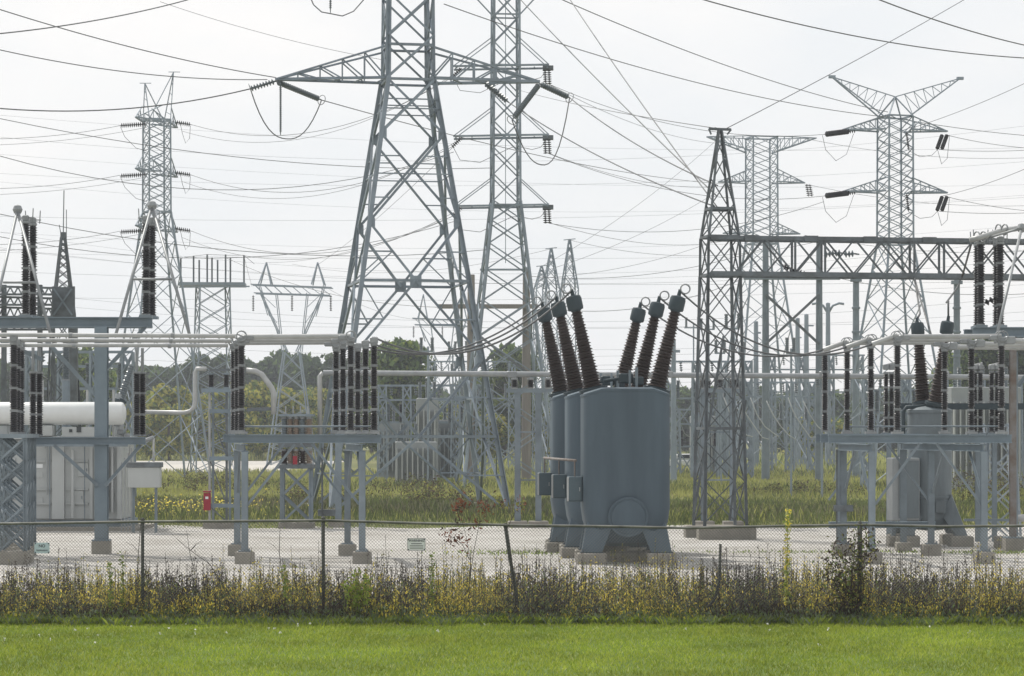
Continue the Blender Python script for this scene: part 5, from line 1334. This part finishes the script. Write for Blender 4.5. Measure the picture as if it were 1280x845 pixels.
leafy('fence_shrub', 'dark leafy shrub grown around the thick fence post', 'shrub', [[f_(1066, 779), f_(1060, 740), f_(1052, 710), f_(1043, 680)], [f_(1068, 779), f_(1064, 730), f_(1068, 690), f_(1071, 662)], [f_(1070, 779), f_(1073, 735), f_(1080, 700), f_(1086, 676)], [f_(1064, 779), f_(1048, 735), f_(1035, 715)]], ['weed_dark', 'weed_dark', 'weed_green', 'weed_olive', 'leaf_brown'], 1500, .05, 'stalk', .14, .014, .08)
leafy('mullein', 'tall pale yellow flower spike standing above the weeds', 'plant', [[f_(983, 779), f_(983, 730), f_(984, 690), f_(985, 636)]], ['weed_yellow', 'lime_leaf', 'grass_c'], 420, .042, 'weed_olive', .036, .014, .15)
leafy('red_vine', 'vine with rusty red leaves hanging over the top rail', 'vine', [[f_(588, 779), f_(586, 745), f_(588, 700), f_(583, 672), f_(575, 640), f_(572, 630)], [f_(588, 720), f_(592, 690), f_(598, 660), f_(604, 635), f_(608, 628)], [f_(587, 700), f_(578, 680), f_(566, 672), f_(560, 668)], [f_(575, 650), f_(570, 636), f_(578, 628), f_(590, 634)]], ['red_leaf', 'red_leaf', 'leaf_brown'], 250, .055, 'stalk', .085, .008, .5, 0, None, .35)
leafy('red_vine', 'small reddish vine sprig draped on the leaning fence post', 'vine', [[f_(645, 760), f_(640, 700), f_(634, 656), f_(628, 634), f_(622, 622)], [f_(634, 660), f_(644, 640), f_(652, 628)]], ['red_leaf', 'weed_olive', 'leaf_brown'], 90, .05, 'stalk', .07, .007, .7, 0)
leafy('lime_shrub', 'bright lime green young shrub among the dry weeds', 'shrub', [[f_(447, 781), f_(446, 745), f_(444, 714)], [f_(448, 781), f_(454, 748), f_(457, 722)], [f_(446, 781), f_(438, 750), f_(435, 730)]], ['lime_leaf', 'lime_leaf', 'weed_olive'], 420, .055, 'stalk', .06, .008, .2)
for px, hts, lb_ in ((138, 702, 'tall green spiked weed standing beside the first fence post'), (153, 690, 'tallest green spiked weed beside the first fence post'), (540, 692, 'slim green weed spike below the warning sign'), (356, 705, 'upright green weed spike by the footing of the switch stand')):
    leafy('weed_stalk', lb_, 'weed', [[f_(px, 779), f_(px + 1, 740), f_(px - 1, hts)]], ['lime_leaf', 'weed_olive', 'weed_green'], 170, .04, 'weed_green', .034, .007, .15)
for pts, lb_ in (([(246, 779), (241, 745), (243, 715), (237, 690), (233, 662)], 'bare leafless vine climbing the mesh, the nearly upright one'), ([(303, 772), (285, 740), (262, 705), (238, 688), (215, 668)], 'bare leafless vine climbing the mesh, the long slanting one'), ([(174, 772), (171, 730), (173, 690), (176, 655), (174, 636)], 'bare leafless vine wound beside the first fence post'), ([(352, 779), (354, 730), (349, 690), (350, 660)], 'thin bare twig reaching the top rail by the switch stand')):
    t = thing('bare_vine', f_(*pts[0]) * 1.0, lb_, 'vine', 'bare vines on the fence'); t.location.z = 0
    tube('stem', [f_(*p, .06) for p in pts], [.011, .01, .008, .006, .004][:len(pts)], 'stalk', t, 5)
    for i, p in enumerate(pts[1:-1]):
        a = f_(*p, .06); tube('twig', [a, a + Vector((.12 * (-1) ** i, 0, .14)), a + Vector((.26 * (-1) ** i, .0, .2))], [.005, .004, .002], 'stalk', t, 4)

# ------------------------------------------------------------------ shrubs and trees
def crown_points(n, h, w, r0, lobes=9, base=.22):
    """points clumped in uneven lobes through the crown's volume"""
    P = []
    for i in range(lobes):
        a = r0.uniform(0, math.tau); zz = r0.uniform(base + .14, .88); rad = w * .5 * (1 - abs((zz - .5) * 1.5) ** 2 * .6) * r0.uniform(.15, .62)
        c = np.array([math.cos(a) * rad, math.sin(a) * rad, zz * h]); s = np.array([w * .25, w * .25, h * .13]) * r0.uniform(.7, 1.25)
        k = n // lobes; q = r0.normal(size=(k, 3)); q /= np.linalg.norm(q, axis=1)[:, None]; q *= (r0.random(k) ** .45)[:, None]
        P.append(c + q * s)
    return np.concatenate(P)
_tm = {}
def tree_meshes(key, seed, h, w, n, mats, leaf, base=.2, lobes=11):
    if key in _tm: return _tm[key]
    r0 = np.random.default_rng(seed); P = crown_points(n, h, w, r0, lobes, base)
    vs, f, _ = tri_cloud(P, r0.uniform(leaf * .6, leaf * 1.3, len(P)), None, r0, 0, .62)
    cr = np_mesh('crown', vs, f, mats, r0.integers(0, len(mats), len(P)))
    tv, tf = tube_vf([(0, 0, -.3), (.1, 0, h * .25), (0, .1, h * .5), (.15, 0, h * .78)], [h * .022, h * .018, h * .012, h * .004], 7)
    tr = newmesh('trunk', tv, tf, 'bark', True)
    lv = []
    for i in range(5):
        a = r0.uniform(0, math.tau); z0 = h * r0.uniform(.25, .5)
        v, q = tube_vf([(0, 0, z0), (math.cos(a) * w * .15, math.sin(a) * w * .15, z0 + h * .14), (math.cos(a) * w * .3, math.sin(a) * w * .3, z0 + h * .22)], [h * .009, h * .006, h * .002], 5)
        lv.append(newmesh('limb', v, q, 'bark', True))
    _tm[key] = (tr, cr, lv); return _tm[key]
def tree(px, d, h, key, label, group, w=None, cat='tree', name='tree', rz=None):
    tr, cr, lv = _tm[key]; t = thing(name, (X(px, d), d, 0), label, cat, group)
    s = h / 14.0; sw = (w or h * .75) / 10.5; rz = rr.uniform(0, 6.28) if rz is None else rz
    def add(nm, me, par):
        o = bpy.data.objects.new(nm, me); reg(o, par); return o
    tk = add('trunk', tr, t); tk.scale = (sw, sw, s); tk.rotation_euler.z = rz
    c = add('crown', cr, t); c.scale = (sw, sw, s); c.rotation_euler.z = rz
    for l in lv: add('limb', l, tk)
    return t
for k in range(3): tree_meshes(('green', k), 50 + k, 14, 10.5, 5600, ['leaf_a', 'leaf_a', 'leaf_b', 'leaf_dark'], .42, .12, 15)
for k in range(2): tree_meshes(('dark', k), 60 + k, 14, 10.5, 4200, ['leaf_dark', 'leaf_a', 'leaf_dark'], .5, .02, 14)
for k in range(2): tree_meshes(('yellow', k), 70 + k, 14, 10.5, 4200, ['leaf_b', 'leaf_yellow', 'leaf_a', 'leaf_yellow'], .46, 0, 14)
tree_meshes(('brown', 0), 80, 14, 10.5, 1500, ['leaf_brown', 'leaf_brown', 'meadow_c', 'weed_olive'], .8, 0, 10)
tree(505, 300, 14.8, ('green', 0), 'tall leafy green tree standing beside the big tower', None, 9.5)
tree(478, 305, 11.5, ('green', 1), 'rounder lower tree leaning against the tall leafy tree', None, 8)
tree(630, 330, 16.2, ('green', 2), 'tall open green tree behind the brown-grey H-frame pole', None, 11)
tree(600, 345, 12, ('green', 1), 'mid-size green tree between the big tower leg and the H-frame pole', None, 9)
tree(1235, 290, 15.0, ('green', 0), 'dark green tree rising behind the upper insulators by the rust-streaked column', None, 11)
tree(1280, 285, 15.5, ('dark', 0), 'dense dark tree beyond the end of the girder', None, 11)
tree(1195, 300, 12.5, ('green', 1), 'lower green tree behind the second pole under the girder', None, 9)
tree(115, 300, 15.0, ('green', 2), 'green tree glimpsed under the upper switch beam', None, 10)
WOOD = 'trees of the far wood edge'
for i in range(46):
    px = -40 + i * 30 + rr.uniform(-12, 12); d = rr.uniform(430, 500)
    top = 478 + 10 * math.sin(px * .013) + rr.uniform(-9, 9) + (8 if 560 < px < 1180 else -36 if px < 480 else -26 if px > 1150 else 0)
    tree(px, d, Zh(top, d), ('dark', i % 2), 'dark hazy tree in the far wood edge along the horizon', WOOD, rr.uniform(9, 13))
SH = 'yellow-green shrubs by the service road'
for i in range(17):
    px = 168 + i * 16 + rr.uniform(-7, 7); d = rr.uniform(350, 400)
    tree(px, d, rr.uniform(8, 12.5), ('yellow', i % 2), 'tall yellow-green shrub beside the service road before the dark wood', SH, rr.uniform(6, 8), 'shrub', 'shrub')
for px, d, h_, w_, lb_ in ((520, 320, 7, 8, 'yellow-green shrub at the foot of the tall leafy tree'), (560, 330, 7.5, 8, 'yellow-green shrub between the big tower legs'), (605, 325, 7, 8, 'yellow-green shrub by the H-frame pole foot'), (690, 330, 7, 9, 'yellow-green shrub hidden beside the breaker tanks'), (1020, 330, 6, 9, 'yellow-green shrub beside the grey H-frame pole')):
    tree(px, d, h_, ('yellow', int(px) % 2), lb_, None, w_, 'shrub', 'shrub')
def thicket(px, d, h, w, label):
    c = Vector((X(px, d), d, 0)); t = thing('bush', c, label, 'bush'); r0 = np.random.default_rng(int(px)); P = []; 
    for i in range(26):
        x, y = r0.normal(0, w * .27), r0.normal(0, 1.0); hh = h * r0.uniform(.45, 1.1) * (1 - min(.75, abs(x) / w))
        tube('stem', [c + Vector((x, y, -.02)), c + Vector((x + r0.normal(0, .1), y, hh * .5)), c + Vector((x + r0.normal(0, .2), y, hh))], [.012, .01, .005], 'stalk', t, 4)
        k = 46; P.append(np.stack([r0.normal(x, .22, k), r0.normal(y, .22, k), hh * r0.uniform(.15, 1.05, k)], 1))
    P = np.concatenate(P); vs, f, _ = tri_cloud(P, r0.uniform(.05, .11, len(P)), None, r0, .3, .4)
    o = reg(bpy.data.objects.new('leaves', np_mesh('leaves', vs, f, ['leaf_brown', 'meadow_c', 'leaf_brown', 'weed_olive', 'meadow_a'], r0.integers(0, 5, len(P)))), t); o['kind'] = 'stuff'
for px, d, h_, w_, lb_ in ((505, 150, 1.7, 5.5, 'low brown thicket under the big tower'), (545, 135, 1.5, 4.5, 'low reddish brown thicket by the big tower foot'), (1210, 140, 2.3, 4.5, 'brownish purple bush behind the faded breaker'), (1255, 150, 2.0, 4.0, 'brownish bush beyond the leaning lattice support'), (385, 140, 1.3, 4.5, 'low brown bush behind the tan insulator stand'), (290, 165, 1.4, 7.0, 'low dark bush before the service road'), (230, 180, 1.3, 7.0, 'low dark bush behind the control box'), (1010, 160, 1.0, 9.0, 'low dark hedge band behind the gantry')):
    thicket(px, d, h_, w_, lb_)
n = 900; P = np.stack([rng.normal(X(225, 120), 2.4, n), rng.normal(118, 3, n), np.abs(rng.normal(.5, .25, n))], 1)
vs, f, _ = tri_cloud(P, rng.uniform(.03, .075, n), None, rng, .3, .6)
o = reg(bpy.data.objects.new('goldenrod', np_mesh('goldenrod', vs, f, ['meadow_b', 'weed_yellow'], rng.integers(0, 2, n)))); meta(o, 'patch of yellow goldenrod behind the gravel yard', 'flowers', None, 'stuff')
# solid wood beyond the edge trees
n = 30000; P = np.stack([rng.uniform(-190, 190, n), rng.uniform(500, 560, n), rng.uniform(.2, 1, n) ** .6], 1)
hz = 13.5 + 2.2 * noise2(P[:, 0], P[:, 1], 9, 77) + 1.2 * noise2(P[:, 0], P[:, 1], 3, 78) - 2.0 * ((P[:, 0] > -20) & (P[:, 0] < 90)) + 2.5 * (P[:, 0] < -25); P[:, 2] *= hz
vs, f, _ = tri_cloud(P, rng.uniform(.7, 1.5, n), None, rng, 0, .7)
o = reg(bpy.data.objects.new('far_wood', np_mesh('far_wood', vs, f, ['leaf_dark', 'leaf_a'], rng.integers(0, 2, n)))); meta(o, 'continuous dark wood closing the horizon', 'wood', None, 'stuff')

# ------------------------------------------------------------------ haze
HZ = bpy.data.materials.new('haze_air'); HZ.use_nodes = True; ht = HZ.node_tree; ht.nodes.clear()
pv = ht.nodes.new('ShaderNodeVolumePrincipled'); pv.inputs['Color'].default_value = (.86, .92, 1, 1); pv.inputs['Density'].default_value = HAZE; pv.inputs['Anisotropy'].default_value = .3
hm = ht.nodes.new('ShaderNodeOutputMaterial'); ht.links.new(pv.outputs['Volume'], hm.inputs['Volume'])
M['haze_air'] = HZ
o = box('haze', (0, 350, 21.0), (1440, 1140, 44), 'haze_air'); meta(o, 'thin summer haze in the air over the yard', 'haze', None, 'stuff')
